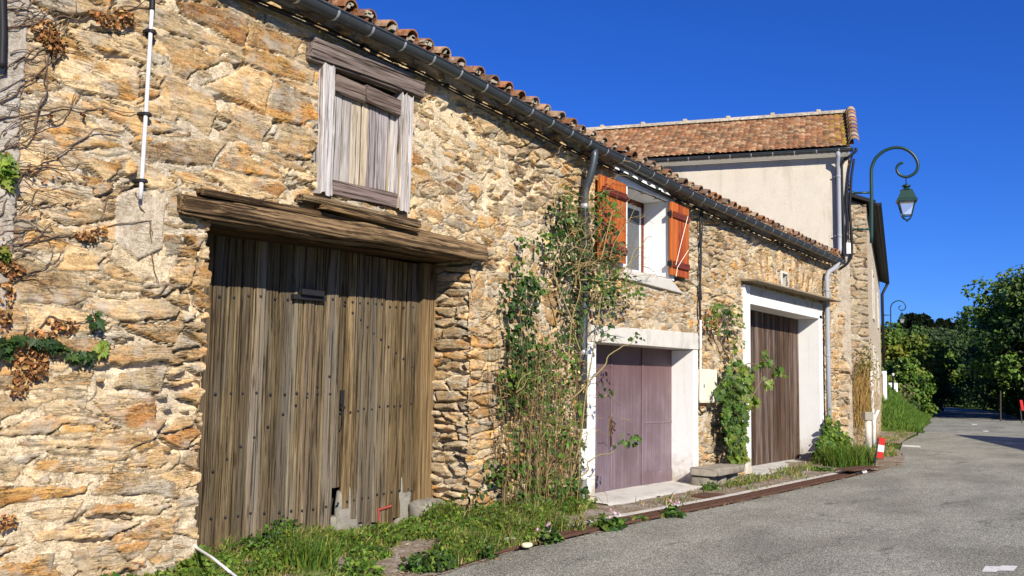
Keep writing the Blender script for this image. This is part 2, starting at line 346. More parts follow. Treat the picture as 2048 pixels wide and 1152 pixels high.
MT['plaster'] = m_plain('clean_white_plaster', (.80, .80, .79), .03, 4, .8, .2, .004)
MT['concrete'] = m_plain('pale_concrete', (.58, .55, .48), .16, 5, .9, .7, .010, dirt=(.28, .26, .22), dirt_at=(.52, .78))
MT['stoneslab'] = m_plain('lichened_stone', (.36, .33, .27), .3, 7, .93, 1.0, .02, dirt=(.10, .11, .06))
MT['zinc'] = m_plain('zinc_sheet', (.075, .086, .094), .16, 9, .42, .15, .002, .55, dirt=(.16, .17, .17))
MT['zincband'] = m_plain('bright_zinc_band', (.46, .49, .50), .1, 9, .4, .1, .002, .5)
MT['iron'] = m_plain('black_iron', (.020, .020, .022), .3, 20, .6, .4, .003, .2)
MT['cable'] = m_plain('black_rubber_cable', (.015, .015, .016), .2, 20, .55, .1, .001)
MT['rust'] = m_plain('rusty_steel', (.105, .052, .032), .4, 14, .85, .7, .006, .1, dirt=(.20, .12, .08))
MT['green'] = m_plain('dark_green_enamel', (.013, .043, .031), .15, 8, .38, .1, .002, 0, spec=.4)
MT['pvc'] = m_plain('white_plastic', (.74, .74, .72), .06, 5, .5, .1, .002, dirt=(.50, .47, .42))
MT['greypipe'] = m_plain('grey_plastic_pipe', (.30, .315, .34), .08, 5, .5, .1, .002, dirt=(.40, .40, .40))
MT['conduit'] = m_plain('grey_white_conduit', (.58, .58, .60), .06, 5, .5, .1, .002)
MT['cream'] = m_plain('cream_plastic', (.72, .66, .50), .05, 4, .6, .1, .002, dirt=(.5, .43, .30))
MT['sign_white'] = m_plain('white_sign_enamel', (.78, .78, .76), .05, 5, .5, .05, .001)
MT['sign_red'] = m_plain('red_sign_enamel', (.50, .025, .02), .1, 5, .5, .05, .001)
MT['tile'] = m_tile('canal_tile_clay')
MT['asphalt'] = m_asphalt(); MT['gravel'] = m_gravel(); MT['ground'] = m_ground()
MT['leaf'] = m_leaf('leaf'); MT['dryleaf'] = m_leaf('dry_leaf', .15, .8, .1); MT['grass'] = m_leaf('grass_blade', .3, .6, .2)
MT['treeleaf'] = m_leaf('tree_leaf', .22, .55, .25)
MT['stem'] = m_plain('dry_stem', (.30, .23, .14), .4, 30, .9, .3, .003)
MT['bark'] = m_plain('tree_bark', (.075, .06, .045), .4, 5, .95, 1.0, .03, fine=30)
MT['render'] = m_render('pale_lime_render', (.52, .465, .37), (.66, .60, .485), (.36, .30, .22))
MT['grey_render'] = m_render('grey_render', (.40, .36, .30), (.58, .53, .45), (.30, .27, .22), False)
MT['paint'] = m_plain('worn_road_paint', (.66, .65, .60), .12, 12, .85, .5, .006, dirt=(.24, .24, .22), dirt_at=(.56, .64))
MT['glass'] = m_glass('lamp_glass'); MT['pane'] = m_glass('window_pane', (.10, .11, .12), .72)
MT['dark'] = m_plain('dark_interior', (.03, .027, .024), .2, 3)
MT['curtain'] = m_plain('white_curtain', (.72, .71, .69), .06, 6)
# ------------------------------------------------------------------ ground, road, verge
def strip(name, left, right, z, mat, kind='structure', n=None):
    mb = MB(); k = len(left)
    v = [(x, y, z) for x, y in left]+[(x, y, z) for x, y in right]
    mb.add(v, [(i, k+i, k+i+1, i+1) for i in range(k-1)])
    return tag(mb.build(name, mat), kind=kind)
g = MB(); gx = np.concatenate([np.linspace(-300, -10, 10), np.linspace(0, 110, 56), np.linspace(125, 900, 22)]); gy = np.concatenate([np.linspace(-500, -30, 12), np.linspace(-24, 40, 33), np.linspace(50, 600, 18)])
GX, GY = np.meshgrid(gx, gy); g.grid(np.stack([GX, GY, np.full(GX.shape, -.03)], -1)); tag(g.build('ground', MT['ground']), kind='structure')
EDGE_L = [(-40, -1.55), (0, -1.5), (4, -1.48), (6.15, -1.42), (7.3, -1.26), (9.7, -1.27), (13.0, -1.45), (19.0, -1.56), (21.5, -1.5), (24, -1.05), (26.85, -.32), (31, .55), (36.5, 1.25), (41.3, 2.2), (53, 4.3), (66, 6.6), (85, 11.5), (120, 26)]
EDGE_R = [(-40, -8.6), (0, -8.6), (4, -8.6), (6.15, -8.6), (7.3, -8.6), (9.7, -8.6), (13, -8.55), (19, -8.3), (21.5, -8.0), (24, -7.6), (28, -7.0), (33, -5.8), (39, -4.2), (44, -2.9), (54, -.8), (67, 1.2), (87, 5.6), (124, 19)]
strip('road', EDGE_L, EDGE_R, 0.0, MT['asphalt'])
def lat(x):   # road left edge y at X
    return np.interp(x, [p[0] for p in EDGE_L], [p[1] for p in EDGE_L])
# pavement of dirt, gravel and old concrete between the road and the walls
def gz(x, y):
    x = np.asarray(x, float); e = lat(x); t = np.clip((y-e)/(0.05-e), 0, 1)
    top = np.interp(x, [3, 7.6, 8.4, 9.7, 11, 14.5, 16, 22, 27], [.02, .03, .10, .11, .012, .015, .02, .06, .05])
    return .006+top*t*t*(3-2*t)+.02*(fbm(x*3, np.asarray(y)*3, 5)-.5)*np.minimum(1, t*4)
px_ = np.concatenate([np.arange(-6, 2.5, .4), np.arange(2.6, 22.6, .09), np.arange(22.7, 27, .2)])
T = np.linspace(0, 1, 18); XX = np.tile(px_, (18, 1)); e_ = lat(px_); YY = e_[None]+(0.35-e_)[None]*T[:, None]
EN = fbm(XX*2.2, YY*0+3.1, 8); YY = YY-(1-T[:, None])*(EN-.5)*.22
pv = MB(); pv.grid(np.stack([XX, YY, gz(XX, YY)], -1)); tag(pv.build('pavement', MT['gravel'], smooth=True), kind='structure')
# threshold slabs of the garages
sl = MB()
for x0, x1, y0, y1 in ((10.95, 14.5, -.42, .5), (16.5, 21.0, -.40, .6)):
    Xs, Ys = np.meshgrid(np.linspace(x0, x1, 40), np.linspace(y0, y1, 10)); zz = .035+.02*sst(y0, y1, Ys)+.012*(fbm(Xs*2, Ys*3, 4)-.5)
    Ys = Ys-(Ys < y0+.01)*(fbm(Xs*3, Xs*0, 2)-.3)*.3; zz = np.where(Ys < y0+.02, -.02, zz)
    sl.grid(np.stack([Xs, Ys, zz], -1))
tag(sl.build('threshold_slab', MT['concrete'], smooth=True), kind='structure')
# grass verge beyond the far house
vx = np.linspace(38.5, 74, 60); vl = lat(vx); VX = np.tile(vx, (24, 1)); TT = (np.linspace(0, 1, 24)**1.6)[:, None]
VY = vl[None]-.15+TT*9; VZ = .012+1.35*sst(.0, .26, TT)*np.interp(vx, [38.5, 39.3, 41, 46, 54, 60, 74], [.0, .65, 1.15, 1.45, 1.35, .7, .5])[None]+.12*(fbm(VX*.9, VY*.9, 3)-.5)*sst(0, .3, TT)
VY = VY+.8*(fbm(VX*.35, VX*0, 6)-.5)*(1-TT)
vg = MB(); vg.grid(np.stack([VX, VY, VZ], -1)); tag(vg.build('verge_bank', MT['ground'], smooth=True), kind='structure')
def verge_z(x, y):
    t = (y-lat(x)+.15)/9.0
    return .02+1.35*sst(.0, .26, t)*np.interp(x, [38.5, 39.3, 41, 46, 54, 60, 74], [.0, .65, 1.15, 1.45, 1.35, .7, .5])
strip('gravel_drive', [(30, .4), (34, 1.05), (38, 1.6), (41.5, 2.5), (46, 3.3)], [(30, 3), (34, 3.2), (38, 4.2), (41, 4.6), (46, 5.0)], .008, MT['gravel'])
# painted marks
def mark(pts, name='road_marking'):
    mb = MB(); mb.add([(*gnd(*p), .004) for p in pts], [(0, 1, 2, 3)]); return mb
mk = MB()
for pts in ([(1963, 1144), (1992, 1145), (2000, 1133.5), (1970.5, 1133)], [(1992, 1145), (1996, 1142), (2004, 1131.5), (2000, 1133.5)], [(1996, 1142), (2027, 1142.5), (2036, 1132.5), (2004, 1131.5)],
            [(1804, 893), (1841, 895), (1841, 892), (1806, 890)], [(1944, 850), (1955, 850), (1953, 848), (1943, 848)], [(1966, 863), (1977, 864), (1977, 862), (1967, 861)], [(2012, 887), (2026, 887), (2026, 886), (2012, 886)]):
    mk.add([(*gnd(*p), .004) for p in pts], [(0, 1, 2, 3)])
tag(mk.build('road_marking', MT['paint']), kind='structure')

# ------------------------------------------------------------------ rubble masonry generator
def stones(U, V, sx, sz, seed, drop=.18, warp=.22, shear=.12, flat=1.0):
    wu = (fbm(U/sx*.7, V/sz*.6, seed+31, 2)-.5)*2*warp; wv = (fbm(U/sx*.8+40, V/sz*.6, seed+57, 2)-.5)*2*warp
    u = U/sx+wu; v = V/sz+wv
    ci = np.floor(u); cj = np.floor(v); z = np.zeros(U.shape); d1 = z+99.; d2 = z+99.
    bi = z.copy(); bj = z.copy(); lu = z.copy(); lv = z.copy(); mu = z.copy(); mv = z.copy()
    for dj in (-2, -1, 0, 1, 2):
        for di in (-2, -1, 0, 1, 2):
            i = ci+di; j = cj+dj; h = hsh(i, j, seed)
            du = u-(i+.5+.78*(hsh(i, j, seed+1)-.5)+.5*np.mod(j, 2)); dv = (v-(j+.5+.72*(hsh(i, j, seed+2)-.5)))*flat
            d = du*du+dv*dv+np.where(h < drop, 50., 0)-.22*(hsh(i, j, seed+4)-.5)
            n1 = d < d1; n2 = (d < d2) & ~n1
            d2 = np.where(n1, d1, np.where(n2, d, d2)); mu = np.where(n1, lu, np.where(n2, du, mu)); mv = np.where(n1, lv, np.where(n2, dv, mv))
            d1 = np.where(n1, d, d1); bi = np.where(n1, i, bi); bj = np.where(n1, j, bj); lu = np.where(n1, du, lu); lv = np.where(n1, dv, lv)
    nx = mu-lu; ny = mv-lv; L = np.sqrt(nx*nx+ny*ny)+1e-6; t = (d2-d1)/(2*L)
    return t/np.sqrt((nx/L/sx)**2+(ny/L*flat/sz)**2), bi, bj, lu, lv
PAL = 1.06*np.array([(.45, .275, .10), (.48, .345, .18), (.50, .39, .235), (.36, .205, .08), (.40, .33, .215), (.54, .43, .27), (.24, .185, .12), (.42, .385, .31), (.22, .12, .055), (.44, .315, .165)])
def dress(fld, seed, prot, mort, buried, wts, U, V, smear=.05, rough=1.0):
    d, bi, bj, lu, lv = fld; h = hsh(bi, bj, seed+9); h2 = hsh(bi, bj, seed+10); h3 = hsh(bi, bj, seed+11)
    bu = h3 < buried
    m = np.where(bu, mort*(1.6+1.2*h2), mort*(.15+1.3*h2*h2))
    fl = fbm(U*11+h*9, V*36, seed+40, 4)-.5; f2 = fbm(U*32, V*60, seed+44, 3)-.5
    edge = d-m+(.040*fl+.014*f2)*np.minimum(1, mort/.009)-smear*sst(.50, .74, fbm(U*2.1, V*3.3, seed+46, 3))
    pr = np.where(bu, .004, prot*(.35+.9*h))
    # faceted faces, split along the bedding planes
    lay = np.floor(V*30+3.0*fbm(U*3, V*3, seed+20)+h*7+(h2-.5)*U*8); step = (hsh(lay, bi*7+bj, seed+21)-.5)*sst(.40, .60, fbm(U*3+lay*3.3, lay*.7, seed+22, 3))
    face = pr*sst(0, .012, edge)+(rough*lu*(h2-.5)*.018+rough*lv*(h-.5)*.020+rough*step*.018+rough*.012*(fbm(U*8, V*34, seed+23)-.5))*sst(.002, .014, edge)
    # undercut: a dark joint below some stones
    gap = sst(-.012, -.006, edge)*sst(.003, -.002, edge)*(lv < 0)*(h3 > .28)*sst(.38, .48, fbm(U*5, V*4, seed+48, 2))
    face = face-.042*gap
    wc = np.cumsum(wts)/np.sum(wts); pick = lambda k: PAL[np.searchsorted(wc, hsh(bi, bj, seed+k)).clip(0, len(PAL)-1)]*(.64+.66*hsh(bi, bj, seed+k+1))[..., None]
    t = sst(.46, .58, fbm(U*3.2+h*50, V*10+h2*50+U*(h-.5)*6, seed+25, 4))[..., None]
    return edge, face, pick(12)*(1-t)+pick(14)*t, gap
WG = [2.0, 3.6, 4.5, .9, 2.8, 4.5, .7, 2.4, .3, 1.6]
WP = [1.3, 2.4, 3.4, .6, 2, 4.5, .3, 2.2, .4, 1.4]
WS = [.8, 2, 3, .5, 3, 3, 1.2, 2.5, .4, 1.5]
def mortar_h(U, V, seed, crev=.5, depth=.05):
    base = -.001+.010*(fbm(U*22, V*26, seed, 3)-.5)+.010*(fbm(U*5, V*7, seed+4, 3)-.5)
    return base

# ------------------------------------------------------------------ THE STONE BARN
barn = thing('stone_barn', (12, 0, 0), 'long ochre rubble stone barn with plank door, two white framed garages and orange shutters', 'barn')
EX = [p[0] for p in (fac(620, 0, -.235), fac(870, 118, -.235), fac(1180, 285, -.235), fac(1400, 395, -.235), fac(1680, 520, -.235))]
EZ = [p[1] for p in (fac(620, 0, -.235), fac(870, 118, -.235), fac(1180, 285, -.235), fac(1400, 395, -.235), fac(1680, 520, -.235))]
EX = [0.0]+EX+[23.0]; EZ = [EZ[0]+.06]+EZ+[EZ[-1]-.02]
def eave(x): return np.interp(x, EX, EZ)          # height of the gutter line
XEND = 22.5
# facade grid
xs = [0.8]
while xs[-1] < XEND: xs.append(xs[-1]+np.interp(xs[-1], [0, 2.4, 2.8, 7, 12, 22], [.08, .05, .0105, .0125, .022, .036]))
xs = np.array(xs); xs[-1] = XEND
zs = np.arange(-.25, 5.35, .0115)
U, V = np.meshgrid(xs, zs)
nU = U+.5*(fbm(U*.8, V*.8, 91, 3)-.5)*2; nV = V+.5*(fbm(U*.8, V*.8, 95, 3)-.5)*2
fA = stones(U, V, .60, .165, 100, .30, .30); fB = stones(U, V, .31, .135, 200, .25, .40)
fC = stones(U, V, .30, .085, 300, .25, .30); fD = stones(U, V, .27, .12, 400, .22, .35)
th = np.arctan2(U-18.75, V-0.6); rr = np.hypot(U-18.75, V-0.6)
fE = stones(th*3.4, rr, .11, .55, 500, 0, .08)
lab = np.where(nU < 7.4, 0, np.where(nU < 12.2, 1, 3))
lab = np.where((nU > 4.52) & (U < 4.95) & (nV < 2.75), 4, lab)
lab = np.where((U > 8.25) & (nU < 9.35) & (nV < 2.05), 2, lab)
lab = np.where((nU > 9.4) & (nU < 11.3) & (nV > 3.6), 4, lab)
lab = np.where((nU > 12.2) & (nU < 22.3) & (nV > 3.1) & (nU < 17), 4, lab)
arch = (rr > 3.03) & (rr < 3.72) & (np.abs(th) < .56)
edge = np.zeros(U.shape); face = np.zeros(U.shape); col = np.zeros(U.shape+(3,)); gapm = np.zeros(U.shape)
fF = stones(U, V, .26, .105, 600, .2, .3)
for L, f, sd, pr, mo, bu, wt in ((0, fA, 100, .012, .030, .24, WG), (1, fB, 200, .005, .036, .45, WP), (2, fC, 300, .028, .006, .06, WG), (3, fD, 400, .008, .022, .3, WP), (4, fF, 600, .015, .012, .12, WP), (5, fE, 500, .030, .011, .0, WS)):
    k = arch if L == 5 else ((lab == L) & ~arch)
    if not k.any(): continue
    e, h, c, gp_ = dress(tuple(a[k] for a in f), sd, pr, mo, bu, wt, U[k], V[k], {1: .085, 2: .02, 5: .0, 4: .03}.get(L, .06), {1: .4, 3: .5}.get(L, .85)); gapm[k] = gp_
    edge[k] = e; face[k] = h; col[k] = c
# blend darker, browner stones towards the foot of the wall and redder ones high on the left
stn = fbm(U*1.3, V*2.2, 77, 3); col *= (1-.28*sst(.52, .7, stn))[..., None]*np.array((1., .97, .93))
fe, fh_, fc_, _ = dress(fF, 600, .012, .016, .12, WP, U, V, .13)
inner = np.minimum(fe, -edge-.010); use = (inner > edge) & np.isin(lab, (0, 1, 3)) & ~arch
edge = np.where(use, inner, edge); fill = use & (inner > -.004); face = np.where(fill, fh_*.7, face); col[fill] = fc_[fill]
corner = (U < 3.26+.05*(fbm(V*9, V*0, 12, 2)-.5))                   # cement rendered corner strip at the left
blk = ((U > 4.0) & (U < 4.42) & (np.abs(V-2.72) < .28-.55*np.abs(U-4.21))) | ((np.abs(U-4.21) < .10) & (np.abs(V-2.75) < .14))
cem = corner | blk
edge = np.where(cem, -.05, edge)
grey = np.where(corner, 1., np.where(blk, .55, .45*sst(.5, .66, fbm(U*1.1, V*1.3, 66, 3))))
grey = np.maximum(grey, sst(11.5, 14, U)*.45)
mh = mortar_h(U, V, 140)
mh = np.where(corner, .028+.008*(fbm(U*20, V*20, 3)-.5), mh); mh = np.where(blk, .02+.008*(fbm(U*20, V*20, 3)-.5), mh)
# open joints: where the mortar has washed out, a dark crevice
wash = fbm(U*1.7, V*2.4, 44, 3); dry = np.isin(lab, (2,))*1.0+np.isin(lab, (4,))*.6
open_ = sst(.56, .63, wash+.16*dry)*sst(.006, -.002, edge)*(~cem)
thin = sst(.50, .60, fbm(U*6, V*9, 45, 2))*sst(.003, -.004, edge)*sst(-.012, -.004, edge)*(~cem)
mh = mh-(.055*open_+.022*thin+.040*gapm*(~cem))
t_ = sst(-.004, .006, edge)
H = np.where(cem, mh, mh*(1-t_)+(face+.004)*t_)
H = H+.05*(fbm(U*.5, V*.6, 21, 3)-.5)+.018*(fbm(U*2.1, V*2.3, 22, 2)-.5)
Wx = U.copy()
def ragged(x0, zmax, side, amp=.055):
    global Wx
    lay = np.floor(V*9.5+1.3*fbm(U*2, V*5, 15, 2)); o = (hsh(lay, lay*0+int(x0*10), 8)-.35)*amp+.025*(fbm(V*30, V*0, 9, 3)-.5)
    Wx = Wx+side*o*np.exp(-np.abs(U-x0)*9)*(V < zmax)
ragged(4.86, 2.95, 1); ragged(8.36, 2.95, -1)
Xc = (U[:-1, :-1]+U[1:, 1:])/2; Zc = (V[:-1, :-1]+V[1:, 1:])/2
keep = Zc < eave(Xc)+.10
HOLES = [(4.86, 8.36, -1, 2.93), (6.16, 7.22, 3.36, 4.48), (11.12, 14.28, -1, 2.16), (12.0, 13.38, 3.24, 4.42), (16.7, 20.9, -1, 3.32), (18.56, 18.88, 3.60, 3.86)]
for x0, x1, z0, z1 in HOLES: keep &= ~((Xc > x0) & (Xc < x1) & (Zc > z0) & (Zc < z1))
wall = MB(); wall.grid(np.stack([Wx, -H, V], -1), col, keep)
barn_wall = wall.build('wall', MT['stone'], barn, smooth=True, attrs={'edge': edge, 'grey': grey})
# splayed stone reveals of the barn doorway (layered stones returning into the opening)
def reveal(X0, sgn, seed):
    ys = np.linspace(-.01, .62, 44); zz = np.arange(-.2, 2.95, .0115); Y, Z = np.meshgrid(ys, zz)
    f = stones(Y+seed, Z, .30, .09, seed, .2, .2); e, h, c, _ = dress(f, seed, .045, .006, .04, WG, Y+seed, Z, .02)
    lay = np.floor(Z*9.5+1.3*fbm(Y*0+X0*2, Z*5, 15, 2)); o = (hsh(lay, lay*0+int(X0*10), 8)-.35)*.055
    mh = -.015-.05*sst(.45, .55, fbm(Y*3, Z*6, seed+4, 2)); t = sst(-.004, .006, e); hh = mh*(1-t)+h*t
    hh = hh*sst(-.01, .05, Y)+ (-.02+o*.6)*(1-sst(0, .2, Y))
    mb = MB(); mb.grid(np.stack([X0+sgn*hh-sgn*0+0*Y, Y, Z], -1), c)
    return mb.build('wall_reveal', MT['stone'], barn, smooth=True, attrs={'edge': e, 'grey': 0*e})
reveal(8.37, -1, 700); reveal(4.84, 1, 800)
# other walls (plain rubble without displacement), inner lining
ow = MB()
ow.box(.8, 1.1, .06, 6.3, -.2, 5.0); ow.box(.8, 20.1, 6.0, 6.3, -.2, 5.0)
ob = ow.build('rear_wall', MT['grey_render'], barn)
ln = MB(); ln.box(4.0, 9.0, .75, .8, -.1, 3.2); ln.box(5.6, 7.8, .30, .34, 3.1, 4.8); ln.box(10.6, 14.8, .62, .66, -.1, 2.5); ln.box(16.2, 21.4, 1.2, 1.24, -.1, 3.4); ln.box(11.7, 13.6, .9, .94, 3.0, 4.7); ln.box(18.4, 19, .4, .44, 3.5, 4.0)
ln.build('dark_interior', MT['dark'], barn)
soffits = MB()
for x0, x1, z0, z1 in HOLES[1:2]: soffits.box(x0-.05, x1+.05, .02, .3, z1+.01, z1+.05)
soffits.build('inner_lintel', MT['dark'], barn)

# ---- roof: slab, eave boards, tiles
PITCH = .30
def xr(y): return 22.42-.358*(y+.26)
RID = 3.1
rf = MB(); xk = np.linspace(.55, 22.3, 60)
def rz(x, y): return eave(x)+.09+PITCH*(np.minimum(y, 2*RID-y)+.19)
for s in range(len(xk)-1):
    for ya, yb in ((-.17, RID), (RID, 6.55)):
        a, b = xk[s], xk[s+1]; aa, ab, ba, bb = min(a, xr(ya)), min(a, xr(yb)), min(b, xr(ya)), min(b, xr(yb))
        if ba-aa < .01 and bb-ab < .01: continue
        rf.hexa([(aa, ya, rz(aa, ya)-.05), (ba, ya, rz(ba, ya)-.05), (bb, yb, rz(bb, yb)-.05), (ab, yb, rz(ab, yb)-.05), (aa, ya, rz(aa, ya)), (ba, ya, rz(ba, ya)), (bb, yb, rz(bb, yb)), (ab, yb, rz(ab, yb))])
roof = rf.build('roof', MT['rail'], barn)
for i in range(38):
    x = .9+i*.57
    if x > 22: break
    z = eave(x)+.03; rt = MB(); rt.hexa([(x-.04, -.18, z-.04), (x+.04, -.18, z-.04), (x+.04, .3, z+.08), (x-.04, .3, z+.08), (x-.04, -.18, z+.03), (x+.04, -.18, z+.03), (x+.04, .3, z+.15), (x-.04, .3, z+.15)], (.45, .4, .36)); rt.build('rafter', MT['rail'], roof)
rg = random.Random(5)
TC = [(.42, .21, .11), (.36, .18, .10), (.46, .29, .17), (.32, .20, .13), (.52, .36, .22), (.24, .16, .11), (.44, .20, .09)]
def half_tile(mb, p0, p1, r0, r1, up, side, c, th=.014, seg=7, inv=False):
    p0, p1 = np.array(p0), np.array(p1); an = np.linspace(0, math.pi, seg+1); V = []
    for rad_off in (0, -th):
        for p, r in ((p0, r0), (p1, r1)):
            k = -1 if inv else 1
            V.append(p+(r+rad_off)*(np.cos(an)[:, None]*side+k*np.sin(an)[:, None]*up))
    m = seg+1; q = []
    for j in range(seg): q += [(j, j+1, m+j+1, m+j), (2*m+j+1, 2*m+j, 3*m+j, 3*m+j+1), (j+1, j, 2*m+j, 2*m+j+1), (m+j, m+j+1, 3*m+j+1, 3*m+j)]
    mb.add(np.concatenate(V), q, col=c)
tl = MB(); mort = MB(); sp_ = .285; slope = np.array((0, 1, PITCH)); slope /= np.linalg.norm(slope); nrm = np.array((0, -PITCH, 1)); nrm /= np.linalg.norm(nrm); sd_ = np.array((1., 0, 0))
for side in (0, 1):
    for i in range(78):
        xx = .75+i*sp_
        for r in range(9):
            s0 = r*.385
            y = -.205+s0*slope[1]
            if xx+.2 > xr(y+.5) or (side and r < 7): continue
            jx, jz = rg.uniform(-.016, .016), rg.uniform(-.008, .012); z = eave(xx)+.105+PITCH*(y+.19)+.015
            c = np.array(rg.choice(TC))*rg.uniform(.7, 1.2)
            o = np.array((xx+jx, y, z+jz)); e = o+slope*.47+nrm*(-.03)
            up, sl_ = nrm, slope
            if side: o[1] = 2*RID-o[1]; e[1] = 2*RID-e[1]; up = nrm*np.array((1, -1, 1))
            half_tile(tl, o+np.array((0, rg.uniform(-.03, .02) if r == 0 else 0, 0)), e, .092, .076, up, sd_, c)
            c2 = np.array(rg.choice(TC))*rg.uniform(.6, 1.0)
            half_tile(tl, o+np.array((sp_/2, 0, -.012)), e+np.array((sp_/2, 0, .0)), .10, .115, up, sd_, c2, inv=True)
            if r == 0 and rg.random() < .75:
                for q in range(rg.randint(1, 3)):
                    a = rg.uniform(-.05, .05); mort.obox(o+np.array((a, .03, rg.uniform(.01, .05))), ((rg.uniform(.015, .04), 0, 0), (0, .03, 0), (.01, 0, rg.uniform(.012, .03))), (.62, .58, .5))
tl.build('canal_tiles', MT['tile'], roof)
mort.build('tile_mortar', MT['concrete'], roof)
rc = MB()
for i in range(50):
    x = 1+i*.42
    if x+.4 > xr(RID): break
    z = rz(x, RID)+.03; half_tile(rc, (x, RID, z+.02), (x+.46, RID, z), .13, .115, np.array((0, 0, 1.)), np.array((0, 1., 0)), np.array(rg.choice(TC)))
rc.build('ridge_tiles', MT['tile'], roof)

# ---- gutter and downpipes
GY_ = -.245
gp = np.array([(x, GY_, eave(x)-.012) for x in np.linspace(.8, 22.05, 90)])
def gutter(mb, path, r, out, n=10, th=.006):
    m = len(path); an = np.linspace(math.pi*.98, math.pi*2.02, n); out = np.array(out, float)
    for k in (r, r-th):
        Vv = np.stack([p+k*(np.cos(an)[:, None]*out+np.sin(an)[:, None]*np.array((0, 0, 1.))) for p in path]); mb.grid(Vv)
    for s in (an[0], an[-1]):
        mb.tube([p+r*(math.cos(s)*out+math.sin(s)*np.array((0, 0, 1.))) for p in path], .011, 6)
    for p in (path[0], path[-1]):
        v = [p]+[p+r*(math.cos(a)*out+math.sin(a)*np.array((0, 0, 1.))) for a in an]; mb.add(v, tris=[(0, i, i+1) for i in range(1, n)])
gm = MB(); gutter(gm, gp, .078, (0, -1, 0)); gut = gm.build('gutter', MT['zinc'], barn, smooth=True)
def band(parent, p, r, out, name='bracket', mat='zincband', along=(1, 0, 0), w=.014):
    mb = MB(); an = np.linspace(math.pi*.95, math.pi*2.05, 12); out = np.array(out, float); al = np.array(along, float); V = []
    for a in (-w, w): V.append(np.array(p)+al*a+(r+.004)*(np.cos(an)[:, None]*out+np.sin(an)[:, None]*np.array((0, 0, 1.))))
    mb.grid(np.stack(V)); return mb.build(name, MT[mat], parent, smooth=True)
for i in range(46):
    x = 1.35+i*.455
    if x < 22: band(gut, (x, GY_, eave(x)-.012), .078, (0, -1, 0))
def ring(parent, p, r, h=.03, name='clamp', mat='zincband'):
    mb = MB(); mb.lathe([(r, -h), (r+.004, -h*.9), (r+.004, h*.9), (r, h)], p, 16); mb.box(p[0]-.012, p[0]+.012, p[1]+r*.6, p[1]+r+.09, p[2]-.01, p[2]+.01)
    return mb.build(name, MT[mat], parent, smooth=True)
d1x, _ = fac(1166, 800, -.12); ez1 = eave(10.62)
dpm = MB(); dpm.tube([(d1x+.02, GY_, ez1-.06), (d1x+.02, GY_, ez1-.16), (d1x+.01, GY_+.01, ez1-.26), (d1x, -.19, ez1-.45), (d1x, -.14, ez1-.56), (d1x, -.12, ez1-.66), (d1x, -.12, 2.0), (d1x, -.12, .95)], .052, 16)
dpp = dpm.build('downpipe', MT['zinc'], barn, smooth=True)
for z in (3.9, 1.98): ring(dpp, (d1x, -.12, z), .052)
bm = MB(); bm.lathe([(.058, 1.0), (.058, .42), (.062, .42), (.062, .36), (.056, .36), (.056, .06), (.05, .06)], (d1x, -.12, 0), 16); bm.build('cast_iron_foot', MT['pvc'], dpp, smooth=True)
d2x, _ = fac(1656, 700, -.12); ez2 = eave(21.6)
dm = MB(); dm.tube([(d2x+.45, GY_+.0, ez2-.07), (d2x+.42, GY_+.02, ez2-.16), (d2x+.24, -.22, ez2-.24), (d2x+.05, -.14, ez2-.34), (d2x, -.12, ez2-.46), (d2x, -.12, 2.2), (d2x, -.12, .05)], .052, 16)
dp2 = dm.build('downpipe', MT['greypipe'], barn, smooth=True); dp2['label'] = 'pale grey downpipe'
for z in (3.75, 2.3): ring(dp2, (d2x, -.12, z), .052, mat='greypipe')

# ---- rough beams
def beam(mb, p0, p1, hh, dd, seed, n=46, groove=.012, taper=0.0, col=(1, 1, 1)):
    p0, p1 = np.array(p0, float), np.array(p1, float); m = 28; an = np.arange(m)*2*math.pi/m
    cy = np.sign(np.cos(an))*np.abs(np.cos(an))**.33; cz = np.sign(np.sin(an))*np.abs(np.sin(an))**.33; V = []; Cc = []
    ts = np.concatenate([[0, .004], np.linspace(.012, .988, n), [.996, 1]])
    for t in ts:
        p = p0+(p1-p0)*t; gr = (fbm(np.arange(m)*.9+0*t, np.full(m, t*2.2), seed, 3)-.5)*2*groove; L = np.linalg.norm(p1-p0)
        gr += (fbm(np.arange(m)*.5, np.full(m, t*L*3.), seed+3, 3)-.5)*.5*groove*2
        gr -= 1.6*groove*sst(.62, .72, fbm(np.arange(m)*1.7, np.full(m, t*L*.5), seed+9, 2))
        k = 1-(.06 if t in (0, 1) else 0); f = 1+taper*(t-.5); wob = .02*(vn(np.array(t*L*1.3), np.array(seed*1.7), 4)-.5)
        V.append(np.stack([np.full(m, p[0])+.02*(hsh(np.arange(m), np.arange(m)*0, seed)-.5), p[1]+cy*(dd/2*f+gr)*k, p[2]+wob+cz*(hh/2*f+gr)*k], 1))
    V = np.concatenate(V); nt = len(ts)
    q = [(i*m+j, (i+1)*m+j, (i+1)*m+(j+1) % m, i*m+(j+1) % m) for i in range(nt-1) for j in range(m)]
    t = [(0, j, j+1) for j in range(1, m-1)]; b = (nt-1)*m; t += [(b, b+j+1, b+j) for j in range(1, m-1)]
    mb.add(V, q, t, col)
lt = MB(); x0, z0 = fac(374, 408, -.13); x1, z1 = fac(978, 507, -.13)
beam(lt, (x0, .02, z0), (x1, .02, z1), .19, .30, 3, 90, .030, col=(1.15, 1.08, 1.0))
lintel = lt.build('lintel', MT['beam'], barn, smooth=True)
lt = MB(); beam(lt, (x0+.1, .40, z0-.0), (x1-.08, .40, z1-.0), .20, .40, 7, 50, .012, col=(.5, .44, .38)); lt.build('inner_beam', MT['beam'], lintel, smooth=True)
